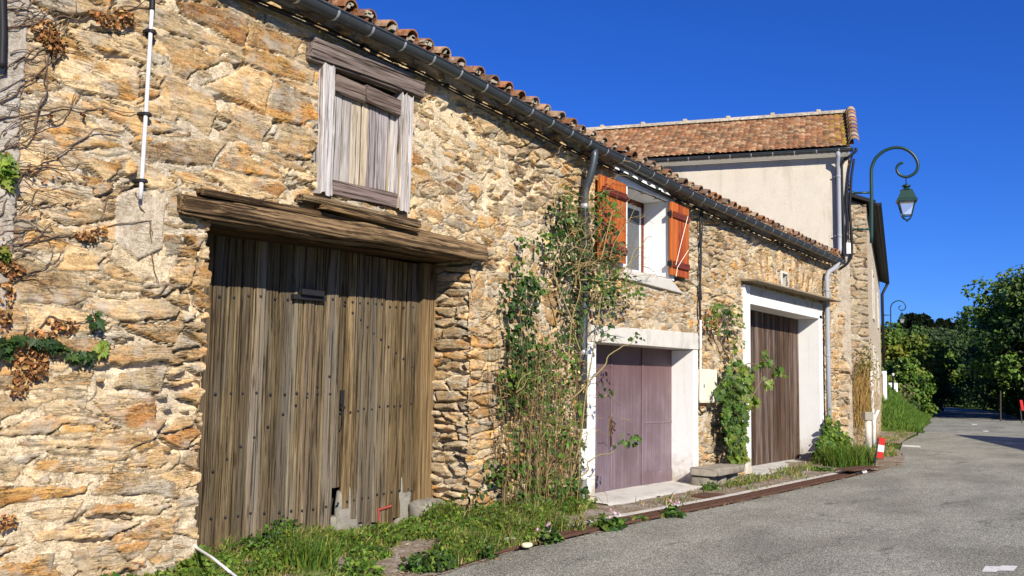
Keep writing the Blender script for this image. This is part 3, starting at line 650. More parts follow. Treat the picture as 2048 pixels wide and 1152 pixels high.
lt = MB(); ax, az = fac(400, 384, -.06); bx, bz = fac(905, 478, -.06); beam(lt, (ax, -.04, az+.005), (bx, -.04, bz-.01), .06, .12, 11, 50, .010, col=(.9, .82, .72)); lt.build('weather_board', MT['beam'], lintel, smooth=True)

# ---- barn door
DY = .54
def planks(mb, edges, z0, z1, y, th, rgn, colf, bot=None, top=None, ch=.013, lean=0):
    for k in range(len(edges)-1):
        a, b = edges[k]+.0055, edges[k+1]-.0055; yy = y+rgn.uniform(-.008, .008); zb = z0+(bot(k) if bot else 0); zt = z1+(top(k) if top else 0)
        prof = [(a, yy+th), (a, yy+ch), (a+ch, yy), (b-ch, yy), (b, yy+ch), (b, yy+th)]; N = len(prof)
        hs_ = np.linspace(zb, zt, 9); V = np.concatenate([np.array([(x+lean*(h-z0)+(rgn.uniform(-.002, .002)), yv, h+(rgn.uniform(-.012, .012) if h == zb else 0)) for x, yv in prof]) for h in hs_])
        q = [(i*N+j, i*N+j+1, (i+1)*N+j+1, (i+1)*N+j) for i in range(8) for j in range(N-1)]
        mb.add(V, q, [(0, 3, 2), (0, 2, 1), (0, 4, 3), (0, 5, 4), (8*N, 8*N+1, 8*N+2), (8*N, 8*N+2, 8*N+3), (8*N, 8*N+3, 8*N+4), (8*N, 8*N+4, 8*N+5)], colf(k))
r2 = random.Random(11)
seam = fac(672, 800, DY)[0]; dl, dr = 4.70, fac(834, 800, DY)[0]
bd = MB(); el = [dl]
while el[-1] < seam-.12: el.append(el[-1]+r2.uniform(.13, .18))
el[-1] = seam
planks(bd, el, -.02, 2.88, DY, .035, r2, lambda k: np.array((.98, 1.0, 1.02))*r2.uniform(.6, 1.25)*np.array((1, r2.uniform(.95, 1.0), r2.uniform(.9, 1.05))))
dleft = bd.build('door', MT['barn'], barn); dleft['label'] = 'weathered grey brown left leaf of the barn door'
bd = MB(); er = [seam+.012]
while er[-1] < dr-.10: er.append(er[-1]+r2.uniform(.10, .14))
er[-1] = dr; nr = len(er)-1
planks(bd, er, .07, 2.88, DY+.012, .035, r2, lambda k: np.array((1.04, .98, .88))*r2.uniform(.65, 1.25), bot=lambda k: {0: .42, 1: .20, 2: .10, nr-1: .30, nr-2: .04}.get(k, r2.uniform(-.05, .05)))
dright = bd.build('door', MT['barn'], barn); dright['label'] = 'ochre brown right leaf of the barn door with a broken foot'
bd = MB(); bx0 = dr; bx1 = 8.42
bd.hexa([(bx0+.0, DY-.055, .24), (bx1, DY-.075, .20), (bx1, DY+.06, .20), (bx0, DY+.06, .24), (bx0-.0, DY-.055, 2.9), (bx1-.02, DY-.075, 2.9), (bx1-.02, DY+.06, 2.9), (bx0, DY+.06, 2.9)], (1.1, 1.05, .95))
bd.build('door_post', MT['post'], barn, bevel=.012)
bd = MB(); bd.box(4.62, 4.86, DY+.04, DY+.09, .0, 2.9); bd.build('door_post', MT['post'], barn)
# studs: three rows on each leaf plus the diagonal brace nails
def stud_rows(parent, edges, rows, y):
    mb = MB()
    for k in range(len(edges)-1):
        xm = (edges[k]+edges[k+1])/2
        for f in rows:
            z = f(xm)
            if z is None: continue
            c = (xm+r2.uniform(-.015, .015), y, z+r2.uniform(-.012, .012)); n = 8; an = np.arange(n)*2*math.pi/n
            V = np.concatenate([np.stack([c[0]+r*np.cos(an), np.full(n, c[1]-d), c[2]+r*np.sin(an)], 1) for r, d in ((.015, 0), (.012, .008), (.006, .012))])
            mb.add(V, [(i*n+j, i*n+(j+1) % n, (i+1)*n+(j+1) % n, (i+1)*n+j) for i in range(2) for j in range(n)], [(16, 16+j, 16+j+1) for j in range(1, 7)])
    return mb.build('studs', MT['iron'], parent, smooth=True)
zz = lambda a, b: (lambda x: fac(*a, DY)[1]+(fac(*b, DY)[1]-fac(*a, DY)[1])*(x-fac(*a, DY)[0])/(fac(*b, DY)[0]-fac(*a, DY)[0]))
diagL = zz((400, 960), (650, 763)); diagR = zz((700, 620), (832, 742)); diagR2 = zz((694, 900), (832, 1005))
stud_rows(dleft, el, [zz((430, 787), (655, 787)), zz((430, 1035), (640, 1017)), zz((430, 592), (650, 600)), diagL], DY-.004)
stud_rows(dright, er, [zz((713, 821), (807, 809)), zz((705, 1002), (770, 988)), zz((711, 606), (812, 614)), diagR], DY+.008)
ms = MB(); ax, az = fac(586, 592, DY-.03); bx, bz = fac(650, 597, DY-.03); ms.hexa([(ax, DY-.05, az-.03), (bx, DY-.05, bz-.03), (bx, DY, bz-.03), (ax, DY, az-.03), (ax, DY-.05, az+.02), (bx, DY-.05, bz+.02), (bx, DY, bz+.02), (ax, DY, az+.02)])
ms.box(ax+.07, bx-.06, DY-.09, DY-.02, az+.02, az+.075); ms.build('letter_flap', MT['iron'], dleft, bevel=.005)
lk = MB(); ax, az = fac(684, 800, DY); lk.box(ax-.02, ax+.025, DY-.012, DY+.01, az-.05, az+.10); lk.box(ax-.03, ax+.03, DY-.022, DY+.005, az-.09, az-.06)
lk.tube([(ax-.01, DY-.02, az-.08), (ax-.012, DY-.035, az-.16), (ax-.015, DY-.035, az-.24), (ax-.02, DY-.01, az-.30)], .007, 6)
lk.build('latch', MT['iron'], dright, bevel=.003)
pt = MB(); mm = []
for a, b, w in (((758, 1120-70), (757, 1018), .016), ((757, 1020), (783, 1012), .016)):
    a_, b_ = fac(*a, DY), fac(*b, DY); pt.tube([(a_[0], DY+.006, a_[1]), ((a_[0]+b_[0])/2+.01, DY+.004, (a_[1]+b_[1])/2), (b_[0], DY+.006, b_[1])], .014, 6)
pt.build('red_paint_stroke', m_plain('faded_red_paint', (.30, .06, .04), .4, 20), dright)
# foot stones by the doorpost
fs = MB()
def rock(mb, c, s, seed, col=(1, 1, 1), n=10, m=14, e=.55):
    th = np.linspace(0, math.pi, n); ph = np.arange(m)*2*math.pi/m; T2, P2 = np.meshgrid(th, ph, indexing='ij')
    pw = lambda a: np.sign(a)*np.abs(a)**e
    r = 1+.30*(fbm(np.cos(P2)*2+seed*3.1+T2, np.sin(P2)*2+T2*1.7, seed, 3)-.5)
    V = np.stack([c[0]+s[0]*r*np.sin(T2)**e*pw(np.cos(P2)), c[1]+s[1]*r*np.sin(T2)**e*pw(np.sin(P2)), c[2]+s[2]*r*pw(np.cos(T2))], -1)
    i = np.arange(n*m).reshape(n, m); j = np.roll(i, -1, 1)
    mb.add(V.reshape(-1, 3), np.stack([i[:-1], i[1:], j[1:], j[:-1]], -1).reshape(-1, 4), col=col)
rock(fs, (8.28, .42, .16), (.28, .16, .12), 3); rock(fs, (7.15, DY+.06, .2), (.16, .05, .3), 4); rock(fs, (8.0, DY+.06, .25), (.12, .05, .3), 6); rock(fs, (7.0, DY+.1, .08), (.7, .05, .12), 8)
fs.build('door_foot_stone', MT['stoneslab'], barn, smooth=True)

# ---- loft hatch
hy = -.05
hb = MB(); a = fac(624, 100, -.09); b = fac(850, 181, -.09); beam(hb, (a[0], .02, a[1]), (b[0], .02, b[1]), .17, .24, 21, 40, .014); hatch = hb.build('hatch', MT['rail'], barn, smooth=True)
hatch['label'] = 'silvered wooden loft hatch'
hb = MB(); a = fac(628, 88, -.05); b = fac(845, 172, -.05); beam(hb, (a[0], .02, a[1]+.03), (b[0]-.2, .02, b[1]+.05), .05, .2, 25, 30, .012); hb.build('header_board', MT['rail'], hatch, smooth=True)
def post(px0, py0, px1, py1, wpx, y, seed, mat='hatch', th=.07, parent=None, name='post'):
    mb = MB(); (xa, za), (xb, zb) = fac(px0, py0, y), fac(px1, py1, y); w = fac(px0+wpx, py0, y)[0]-xa
    n = 24; V = []; prof = np.array([(0, th), (0, .01), (.01, 0), (.35*w, .002), (.37*w, .012), (.40*w, .002), (.72*w, 0), (.74*w, .010), (.77*w, 0), (w-.01, 0), (w, .01), (w, th)])
    for i in range(n):
        t = i/(n-1); k = .012*(vn(np.array(t*6), np.array(seed*3.3), 2)-.5)
        V.append(np.stack([xa+(xb-xa)*t+prof[:, 0]+k, y+prof[:, 1]+.012*(fbm(prof[:, 0]*60, np.full(12, t*5), seed, 2)-.5), za+(zb-za)*t+(0 if 0 < i < n-1 else 1)*.05*(hsh(np.arange(12), np.arange(12)*0, seed+i)-.5)], 1))
    V = np.concatenate(V); N = 12; mb.add(V, [(i*N+j, (i+1)*N+j, (i+1)*N+j+1, i*N+j+1) for i in range(n-1) for j in range(N-1)], col=(1, .98, .97)); return mb.build(name, MT[mat], parent)
post(650, 124, 643, 384, 23, -.085, 1, parent=hatch, th=.16); post(807, 186, 799, 420, 22, -.085, 2, parent=hatch, th=.16)
r3 = random.Random(3); hp = MB(); xl = fac(668, 250, .0)[0]; xr_ = fac(806, 300, .0)[0]; ws = [.10, .13, .13, .09, .14, .14, .11, .10]; t = sum(ws); ed = [xl]
for w in ws: ed.append(ed[-1]+w*(xr_-xl)/t)
cl = [(.8, .78, .76), (.82, .78, .72), (1.05, .93, .72), (1.1, .95, .70), (.68, .62, .62), (.74, .69, .69), (.9, .87, .85), (1.05, 1, 1)]
planks(hp, ed, 3.36, 4.36, .01, .03, r3, lambda k: cl[k], ch=.006); hp.build('panel', MT['hatch'], hatch)
for nm, (pa, pb), hh, yy, sd, c in (('top_rail', ((674, 165), (735, 190)), .17, -.02, 31, (1, .95, .9)), ('top_rail', ((735, 186), (806, 218)), .17, -.035, 32, (.75, .7, .66)), ('bottom_rail', ((668, 372), (800, 405)), .15, -.02, 33, (1, .95, .95))):
    mb = MB(); a, b = fac(*pa, yy-.03), fac(*pb, yy-.03); beam(mb, (a[0], yy, a[1]), (b[0], yy, b[1]), hh, .05, sd, 24, .006, col=c); mb.build(nm, MT['rail'], hatch, smooth=True)
mb = MB(); a, b = fac(610, 390, -.12), fac(842, 446, -.12); beam(mb, (a[0], -.0, a[1]-.02), (b[0], -.0, b[1]-.02), .075, .26, 41, 40, .012); a, b = fac(650, 412, -.16), fac(838, 462, -.16); beam(mb, (a[0], -.04, a[1]), (b[0], -.04, b[1]), .045, .26, 43, 40, .008, col=(1.1, 1, .85)); mb.build('sill', MT['beam'], hatch, smooth=True)

# ---- garage with the purple door
G1L, G1R, G1T, G1D = 11.12, 14.28, 2.14, .36
fr = MB()
fr.facpoly([(11.34-.35, 2.135), (14.46, 2.165), (14.44, 2.43), (11.3, 2.37), (10.98, 2.36)], -.045, .40)
fr.build('door_lintel', MT['concrete'], barn, bevel=.01).data.materials[0] = MT['white'] if False else MT['concrete']
fr = MB(); fr.box(10.93, G1L, -.04, .42, -.05, 2.13); fr.build('door_surround', MT['white'], barn, bevel=.012); fr = MB(); fr.hexa([(G1R, -.04, -.05), (14.46, -.04, -.05), (14.46, .5, -.05), (G1R+.02, .5, -.05), (G1R, -.04, 2.155), (14.44, -.04, 2.155), (14.44, .5, 2.155), (G1R+.02, .5, 2.155)])
gs = fr.build('door_surround', MT['white'], barn, bevel=.012)
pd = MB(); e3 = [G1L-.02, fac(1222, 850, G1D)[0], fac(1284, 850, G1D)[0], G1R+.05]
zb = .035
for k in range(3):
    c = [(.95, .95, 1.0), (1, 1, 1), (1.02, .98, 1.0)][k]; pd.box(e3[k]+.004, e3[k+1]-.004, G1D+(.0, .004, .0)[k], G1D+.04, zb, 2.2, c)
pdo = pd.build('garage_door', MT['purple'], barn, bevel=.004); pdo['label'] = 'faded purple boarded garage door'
st_ = MB(); st_.box(e3[2]-.02, e3[2]+.02, G1D-.012, G1D-.001, zb, 2.2, (1.25, 1.2, 1.2)); st_.box(e3[1]-.012, e3[1]+.012, G1D-.010, G1D-.001, zb, 2.2, (1.3, 1.3, 1.3)); za = fac(1300, 845, G1D)[1]; st_.box(e3[2]+.03, e3[3]-.02, G1D-.008, G1D-.001, za-.015, za+.015, (1.2, 1.15, 1.15)); st_.box(e3[2]+.02, e3[3]-.02, G1D-.012, G1D-.001, .05, .24, (1.05, 1.0, 1.0)); st_.build('cover_strip', MT['purple'], pdo, bevel=.003)
lk = MB(); ax, az = fac(1220, 850, G1D); lk.box(ax-.02, ax+.02, G1D-.02, G1D, az-.12, az+.12); lk.tube([(ax, G1D-.03, az+.06), (ax+.05, G1D-.06, az+.02), (ax-.02, G1D-.06, az-.05), (ax+.06, G1D-.05, az-.08)], .014, 6); lk.tube([(ax, G1D-.02, az-.1), (ax, G1D-.03, az-.3)], .009, 5); lk.build('hasp', MT['rust'], pdo)

# ---- garage with the brown plank door
r4 = random.Random(8); G2D = None
for d in np.arange(.2, 1.2, .01):
    if fac(1598, 780, d)[0] >= 20.9: G2D = d; break
G2D = G2D or .6
fr = MB(); fr.box(16.50, 16.76, -.05, .75, -.02, 3.44); fr.hexa([(20.9, -.05, -.02), (21.12, -.05, -.02), (21.12, 1.05, -.02), (20.94, 1.05, -.02), (20.9, -.05, 3.19), (21.10, -.05, 3.19), (21.10, 1.05, 3.19), (20.94, 1.05, 3.19)])
fr.box(16.763, 21.10, -.05, .95, 3.10, 3.27); gs2 = fr.build('door_surround', MT['white'], barn, bevel=.012); gs2['label'] = 'white painted surround of the brown garage door'
fr = MB(); fr.box(16.763, 21.2, -.035, .5, 3.272, 3.45, (.8, .8, .8)); fr.build('door_lintel', MT['concrete'], barn)
fr = MB(); a = fac(1485, 573, -.38); b = fac(1657, 603, -.38); V = []
fr.hexa([(16.4, -.34, 3.475), (21.6, -.34, 3.51), (21.6, .02, 3.53), (16.4, .02, 3.49), (16.4, -.33, 3.51), (21.6, -.33, 3.545), (21.6, .02, 3.57), (16.4, .02, 3.54)], (.82, .74, .62)); fr.build('canopy', MT['stoneslab'], barn, bevel=.01)
pl = MB(); ed = [16.7]
while ed[-1] < 20.92: ed.append(ed[-1]+r4.uniform(.15, .20))
ed[-1] = 21.0
planks(pl, ed, .06, 3.2, G2D, .04, r4, lambda k: np.array((1, .97, .95))*r4.uniform(.75, 1.5)); pl.build('garage_door', MT['garage'], barn)['label'] = 'dark brown plank garage door'
vf = MB(); x0, x1, z0, z1 = 18.56, 18.88, 3.60, 3.86
vf.box(x0-.06, x0+.02, -.04, .2, z0-.03, z1+.05); vf.box(x0+.022, x1+.06, -.04, .2, z1, z1+.05); vf.box(x1, x1+.06, -.04, .2, z0-.03, z1-.002); vf.box(x0+.022, x1-.002, -.04, .2, z0-.03, z0+.02); vf.build('vent_opening', MT['concrete'], barn, bevel=.006)

# ---- window with the orange shutters
wx0, wx1, wz0, wz1 = 12.0, 13.36, 3.24, 4.44
wf = MB(); wf.facpoly([(11.7, wz1), (13.62, wz1-.0), (13.60, 4.50), (13.2, 4.60), (11.9, 4.66), (11.6, 4.66)], -.03, .42); wf.facpoly([(wx1, 3.24), (13.56, 3.20), (13.58, wz1-.002), (wx1, wz1-.002)], -.03, .42); wf.facpoly([(11.75, 3.24), (wx0, 3.24), (wx0, wz1-.002), (11.75, wz1-.002)], -.03, .42)
win = wf.build('window', MT['plaster'], barn, bevel=.006)
ws_ = MB(); a0, a1 = fac(1240, 556, -.07), fac(1365, 577, -.07)
ws_.hexa([(11.85, -.06, 3.07), (13.9, -.04, 3.03), (13.9, .5, 3.03), (11.85, .5, 3.07), (11.95, -.07, 3.21), (13.38, -.07, 3.21), (13.38, .5, 3.27), (11.95, .5, 3.27)]); ws_.build('sill', MT['concrete'], win, bevel=.012)
WY = .40
fm = MB(); fm.box(wx0, wx0+.07, WY, WY+.05, wz0, wz1); fm.box(wx1-.07, wx1+.02, WY, WY+.05, wz0, wz1); fm.box(wx0, wx1, WY, WY+.05, wz1-.08, wz1+.02); fm.box(wx0, wx1, WY, WY+.05, wz0-.02, wz0+.05); fm.box((wx0+wx1)/2-.04, (wx0+wx1)/2+.04, WY-.003, WY+.05, wz0, wz1); fm.build('frame', MT['redwood'], win, bevel=.004)
fm = MB()
xm = (wx0+wx1)/2
for a, b in ((wx0+.07, xm-.04), (xm+.04, wx1-.07)):
    fm.box(a, a+.05, WY+.01, WY+.04, wz0+.05, wz1-.08); fm.box(b-.05, b, WY+.01, WY+.04, wz0+.05, wz1-.08); fm.box(a+.05, b-.05, WY+.01, WY+.04, wz0+.05, wz0+.11); fm.box(a+.05, b-.05, WY+.01, WY+.04, wz1-.14, wz1-.08)
fm.build('sash', MT['pvc'], win, bevel=.003)
pn = MB(); pn.box(wx0+.12, wx1-.12, WY+.022, WY+.028, wz0+.11, wz1-.14); pn.build('pane', MT['pane'], win)
ct = MB(); xc = np.linspace(xm+.05, wx1-.1, 40); ct.grid(np.stack([np.stack([xc, WY+.09+.02*np.sin(xc*38), np.full(40, z)], 1) for z in (wz0+.05, wz1-.1)])); ct.build('curtain', MT['curtain'], win, smooth=True)
def shutter(x0, x1, z0, z1, y, hinge, lbl, skew=0.0):
    mb = MB(); n = 3; w = (x1-x0)/n; rg_ = random.Random(int(x0*7))
    for k in range(n):
        a, b = x0+k*w+.002, x0+(k+1)*w-.002; ya, yb = y+skew*(a-x0), y+skew*(b-x0)
        mb.hexa([(a, ya, z0), (b, yb, z0), (b, yb+.034, z0), (a, ya+.034, z0), (a, ya, z1), (b, yb, z1), (b, yb+.034, z1), (a, ya+.034, z1)], np.array((1, 1, 1))*rg_.uniform(.88, 1.1))
    s = mb.build('shutter', MT['shutter'], barn, bevel=.005); s['label'] = lbl
    for z in (z0+.17, z1-.20):
        m2 = MB(); m2.hexa([(x0+.04, y-.03+skew*.04, z-.05), (x1-.03, y-.03+skew*(x1-x0), z-.05), (x1-.03, y-.002+skew*(x1-x0), z-.05), (x0+.04, y-.002+skew*.04, z-.05), (x0+.06, y-.03+skew*.04, z+.05), (x1-.03, y-.03+skew*(x1-x0), z+.05), (x1-.03, y-.002+skew*(x1-x0), z+.05), (x0+.06, y-.002+skew*.04, z+.05)]); m2.build('ledge', MT['redwood'], s, bevel=.006)
        m3 = MB(); hx = x1 if hinge > 0 else x0; m3.box(hx-.03, hx+.03, y-.004+(skew*(x1-x0) if hinge > 0 else 0), y+.05, z-.035, z+.035); m3.tube([(hx, y+.0, z-.06), (hx, y+.0, z+.06)], .011, 6); m3.build('hinge', MT['iron'], s)
    return s
sx0 = fac(1202, 350, -.12)[0]; sx1 = fac(1252, 365, -.09)[0]
szt = fac(1225, 358, -.10)[1]; szb = fac(1252, 528, -.09)[1]
shutter(sx0, sx1, szb, szt, -.10, 1, 'orange varnished shutter left of the window, half behind the climbing plant')
rx0 = fac(1341, 402, -.09)[0]; rx1 = fac(1377, 416, -.09)[0]; rzt = fac(1341, 402, -.09)[1]; rzb = fac(1341, 549, -.09)[1]
sR = shutter(rx0, rx1, rzb, rzt, -.10, -1, 'orange varnished shutter right of the window with a loose string')
ss = MB()
p = [fac(1376, 433, -.14), fac(1364, 480, -.14), fac(1352, 530, -.14)]; ss.tube([(a, -.137, b) for a, b in p], .006, 4)
p = [fac(1377, 500, -.15), fac(1365, 522, -.17), fac(1356, 535, -.16), fac(1352, 553, -.15)]; ss.tube([(a, -.15, b) for a, b in p], .006, 4); ss.build('string', MT['cream'], sR)
# ---- small fittings on the barn
def run_cable(name, pts, y, r, mat, parent=barn, n=6):
    mb = MB(); v = []
    for p in pts:
        yy = p[2] if len(p) > 2 else y; a, b = fac(p[0], p[1], yy); v.append((a, yy, b))
    v = np.array(v); t = np.linspace(0, len(v)-1, max(2, len(v)*6)); w = np.stack([np.interp(t, range(len(v)), v[:, k]) for k in range(3)], 1)
    mb.tube(w, r, n); return mb.build(name, MT[mat], parent, smooth=True)
cd = run_cable('conduit', [(304, 18), (292, 225), (281, 398)], -.075, .016, 'conduit', n=10)
run_cable('cable', [(307, -30), (305, 0), (304, 20)], -.075, .022, 'cable')
for yy in (64, 229, 362):
    xx = 304-(yy-18)*23/380; a, b = fac(xx, yy, -.06); mb = MB(); mb.lathe([(.022, -.014), (.030, -.012), (.030, .012), (.022, .014)], (a, -.075, b), 12); mb.box(a-.045, a+.045, -.075, .0, b-.010, b+.010); mb.build('clamp', MT['iron'], cd)
run_cable('cable', [(3, -40), (6, 60), (4, 135)], -.07, .028, 'cable')
for o in (0, .045):
    mb = MB(); xx = np.linspace(4.5, 21.2, 90); zz_ = eave(xx)-.10-o+.03*np.sin(xx*2.3+o*20)*.3-.012*np.abs(np.sin(xx*2.1)); mb.tube(np.stack([xx, np.full(90, -.055-o*.4), zz_], 1), .011, 5); cb = mb.build('eaves_cable', MT['cable'], barn, smooth=True)
    if o == 0:
        for q in range(12):
            x = 5.2+q*1.3; m2 = MB(); m2.box(x-.012, x+.012, -.075, .02, eave(x)-.12, eave(x)-.09); m2.build('hook', MT['iron'], cb)
run_cable('cable', [(1402, 412), (1400, 450), (1402, 520), (1399, 590), (1401, 650)], -.05, .020, 'cable')
run_cable('cable', [(1406, 418), (1404, 470), (1399, 540), (1403, 600)], -.055, .012, 'cable')
run_cable('cable_tube', [(1401, 640), (1401, 700)], -.055, .020, 'pvc'); run_cable('cable_tube', [(1401, 701), (1400, 806)], -.055, .020, 'cream')
run_cable('cable', [(1399, 806), (1398, 818), (1404, 826), (1411, 822)], -.06, .014, 'cable')
mb = MB(); a = fac(1405, 738, -.10); b = fac(1434, 742, -.10); c = fac(1405, 806, -.10); mb.box(a[0], b[0], -.10, .0, c[1], a[1]); bx = mb.build('meter_box', MT['cream'], barn, bevel=.008); mb = MB(); mb.box(a[0]+.02, b[0]-.02, -.108, -.102, c[1]+.02, a[1]-.02); d_ = mb.build('lid', MT['cream'], bx, bevel=.003)
mb = MB(); mb.box(a[0]+.03, a[0]+.05, -.115, -.109, (a[1]+c[1])/2-.03, (a[1]+c[1])/2+.03); mb.build('lock', MT['iron'], bx)

# ------------------------------------------------------------------ THE RENDERED HOUSE behind the barn
KX, KY = 22.6, -.26; WA = math.radians(106.5); wd = np.array((math.cos(WA), math.sin(WA), 0)); nn = np.array((-wd[1], wd[0], 0))   # nn points out (towards the camera)
if nn[0] > 0: nn = -nn
K0 = np.array((KX, KY, 0.0)); EV = on_plane(1692, 299, K0-nn*-.2, nn)[2]
house = thing('rendered_house', (24.6, 1.5, 0), 'pale rendered house with mossy red tile roof rising behind the barn', 'house')
def hp_(s, z, o=0.0): return K0+wd*s+np.array((0, 0, 1.))*z+nn*o
ss_, zz_ = np.meshgrid(np.arange(-.0, 2.6, .022), np.arange(-.2, 4.62, .018))
f1 = stones(ss_+3, zz_, .46, .19, 900, .2, .16); e, h, c, _ = dress(f1, 900, .05, .010, .1, WS, ss_+3, zz_, .02)
lim = .10+.30*sst(4.3, 3.3, zz_)*0+.32*(fbm(zz_*1.6, zz_*0, 31, 3)-.5)+np.where(zz_ > 3.35, .9, 0)
cem = (ss_ < lim) | (zz_ > 3.75+.3*(fbm(ss_*2, ss_*0, 5)-.5))
e = np.where(cem, -.05, e); mh = np.where(cem, .03+.01*(fbm(ss_*9, zz_*9, 3)-.5), mortar_h(ss_, zz_, 33)-.05*sst(.5, .6, fbm(ss_*3, zz_*5, 71, 2))); t = sst(-.004, .008, e); hh = mh*(1-t)+h*t
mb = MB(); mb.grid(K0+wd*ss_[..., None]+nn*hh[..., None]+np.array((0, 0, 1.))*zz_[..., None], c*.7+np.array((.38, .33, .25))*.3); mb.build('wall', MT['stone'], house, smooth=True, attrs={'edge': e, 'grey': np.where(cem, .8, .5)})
mb = MB(); mb.hexa([hp_(0, 4.62, .02), hp_(9, 4.62, .02), hp_(9, 4.62, -.4), hp_(0, 4.62, -.4), hp_(0, EV, .02), hp_(9, EV, .02), hp_(9, EV, -.4), hp_(0, EV, -.4)])
mb.hexa([hp_(2.6, -.2, .0), hp_(9, -.2, .0), hp_(9, -.2, -.4), hp_(2.6, -.2, -.4), hp_(2.6, 4.617, .0), hp_(9, 4.617, .0), hp_(9, 4.617, -.4), hp_(2.6, 4.617, -.4)]); mb.build('rendered_wall', MT['render'], house)
DP = 4.9; RS = on_plane(1693, 229, K0-nn*(DP/2), nn)
rz_ = RS[2]; mb = MB()
mb.hexa([hp_(0.01, -.2, -.41), hp_(0.01, -.2, -DP), hp_(.4, -.2, -DP), hp_(.4, -.2, -.41), hp_(0.01, EV-.01, -.41), hp_(0.01, EV-.01, -DP), hp_(.4, EV-.01, -DP), hp_(.4, EV-.01, -.41)])
mb.add([hp_(.01, EV-.01, 0), hp_(.01, EV-.01, -DP), hp_(.01, rz_-.12, -DP/2), hp_(.4, EV-.01, 0), hp_(.4, EV-.01, -DP), hp_(.4, rz_-.12, -DP/2)], [(0, 1, 4, 3), (1, 2, 5, 4), (2, 0, 3, 5)], [(0, 2, 1), (3, 4, 5)])
mb.hexa([hp_(.41, -.2, -DP+.3), hp_(.41, -.2, -DP), hp_(9, -.2, -DP), hp_(9, -.2, -DP+.3), hp_(.41, EV-.01, -DP+.3), hp_(.41, EV-.01, -DP), hp_(9, EV-.01, -DP), hp_(9, EV-.01, -DP+.3)]); mb.build('gable_wall', MT['grey_render'], house)
mb = MB(); mb.hexa([hp_(-.05, EV-.10, .03), hp_(9, EV-.10, .03), hp_(9, EV-.1, -.1), hp_(-.05, EV-.1, -.1), hp_(-.05, EV+.04, .16), hp_(9, EV+.04, .16), hp_(9, EV+.04, -.1), hp_(-.05, EV+.04, -.1)]); mb.build('cornice', MT['plaster'], house)
# roof: interlocking tiles, front and back slopes
UZ = np.array((0, 0, 1.)); run = DP/2+.24; Ls = math.hypot(run, rz_-EV-.06)
for sgn, nm in ((1, 'roof'), (-1, 'roof')):
    sg = np.arange(-.14, 8.5, .0235); rg2 = np.concatenate([np.array([k*.165+o for o in (0, .005, .08, .160)]) for k in range(int(Ls/.165)+1)]); rg2 = rg2[rg2 <= Ls]
    S, Rr = np.meshgrid(sg, rg2); row = np.floor(Rr/.165+.001); cl_ = np.floor(S/.14+.5*np.mod(row, 2)*0)
    ph = np.mod(S/.14, 1.0); hgt = (.022*np.abs(np.sin(ph*math.pi))**.8)+.03*(1-np.mod(Rr/.165+.001, 1.0))+.016*(hsh(cl_, row, 3)-.5)
    t = Rr/Ls; base = np.array(K0)+wd*S[..., None]+nn*((.24-run*t)[..., None])+UZ*((EV+.06+(rz_-EV-.06)*t)[..., None])
    if sgn < 0: base = np.array(K0)+wd*S[..., None]+nn*((-DP-.24+run*t)[..., None])+UZ*((EV+.06+(rz_-EV-.06)*t)[..., None])
    tn = np.array((nn[0]*(rz_-EV)*sgn, nn[1]*(rz_-EV)*sgn, run)); tn /= np.linalg.norm(tn)
    V = base+tn*hgt[..., None]; ti = (hsh(cl_, row, 9)*7).astype(int).clip(0, 6); tc = np.array([(.42, .25, .155), (.36, .20, .13), (.46, .31, .21), (.30, .20, .14), (.54, .42, .31), (.24, .17, .125), (.42, .23, .145)])[ti]*(.75+.45*hsh(cl_, row, 10))[..., None]*np.array((1.05, .93, .74))
    moss = sst(.7, .1, S)[..., None]*(hsh(cl_, row, 12) > .5)[..., None]; tc = tc*(1-.8*moss)+np.array((.50, .34, .06))*.8*moss
    mb = MB(); mb.grid(V, tc); hroof = mb.build(nm, MT['tile'], house)
    if sgn > 0: hr0 = hroof
rr5 = random.Random(4); mb = MB(); ml = MB()
for k in range(24):
    s = -.12+k*.39; a = hp_(s, rz_+.02, -DP/2); b = hp_(s+.42, rz_+.03, -DP/2); half_tile(mb, a, b, .115, .105, UZ, nn, np.array((.52, .46, .36))*rr5.uniform(.8, 1.15))
    if k % 3 == 2: ml.obox(hp_(s, rz_+.12, -DP/2), (wd*.06, nn*.09, UZ*.05), (.8, .72, .55))
mb.build('ridge_tiles', MT['tile'], hr0); ml.build('ridge_mortar', MT['concrete'], hr0, bevel=.02)
mb = MB(); dn = (nn*-run+UZ*(rz_-EV)); dn /= np.linalg.norm(dn); tn = np.cross(dn, wd); tn = tn if tn[2] > 0 else -tn
for k in range(9):
    a = hp_(-.14, EV+.10, .25)+dn*k*.34
    if k*.34 > Ls-.2: break
    half_tile(mb, a+tn*.03, a+dn*.40, .125, .11, tn, wd, np.array(rr5.choice(TC))*rr5.uniform(.9, 1.3)*np.array((1, 1.05, .9)))
mb.build('verge_tiles', MT['tile'], hr0)
mb = MB(); pth = [hp_(s, EV+.0, .27) for s in np.linspace(-.12, 8.5, 40)]; gutter(mb, pth, .075, nn); hg = mb.build('gutter', MT['zinc'], house, smooth=True)
for k in range(17): band(hg, hp_(.2+k*.5, EV, .27), .075, nn, along=wd)
sdp = None
for s in np.arange(0, 2, .01):
    d = hp_(s, 5.4, .12)-CP; 
    if 1024+F_*np.dot(d, RT)/np.dot(d, FW) <= 1679: sdp = s; break
mb = MB(); mb.tube([hp_(sdp, EV-.06, .27), hp_(sdp, EV-.16, .27), hp_(sdp+.02, EV-.32, .14), hp_(sdp, EV-.45, .11), hp_(sdp, 5.2, .11), hp_(sdp, 4.85, .11), hp_(sdp+.02, 4.72, .2)], .052, 14); hd = mb.build('downpipe', MT['greypipe'], house, smooth=True)
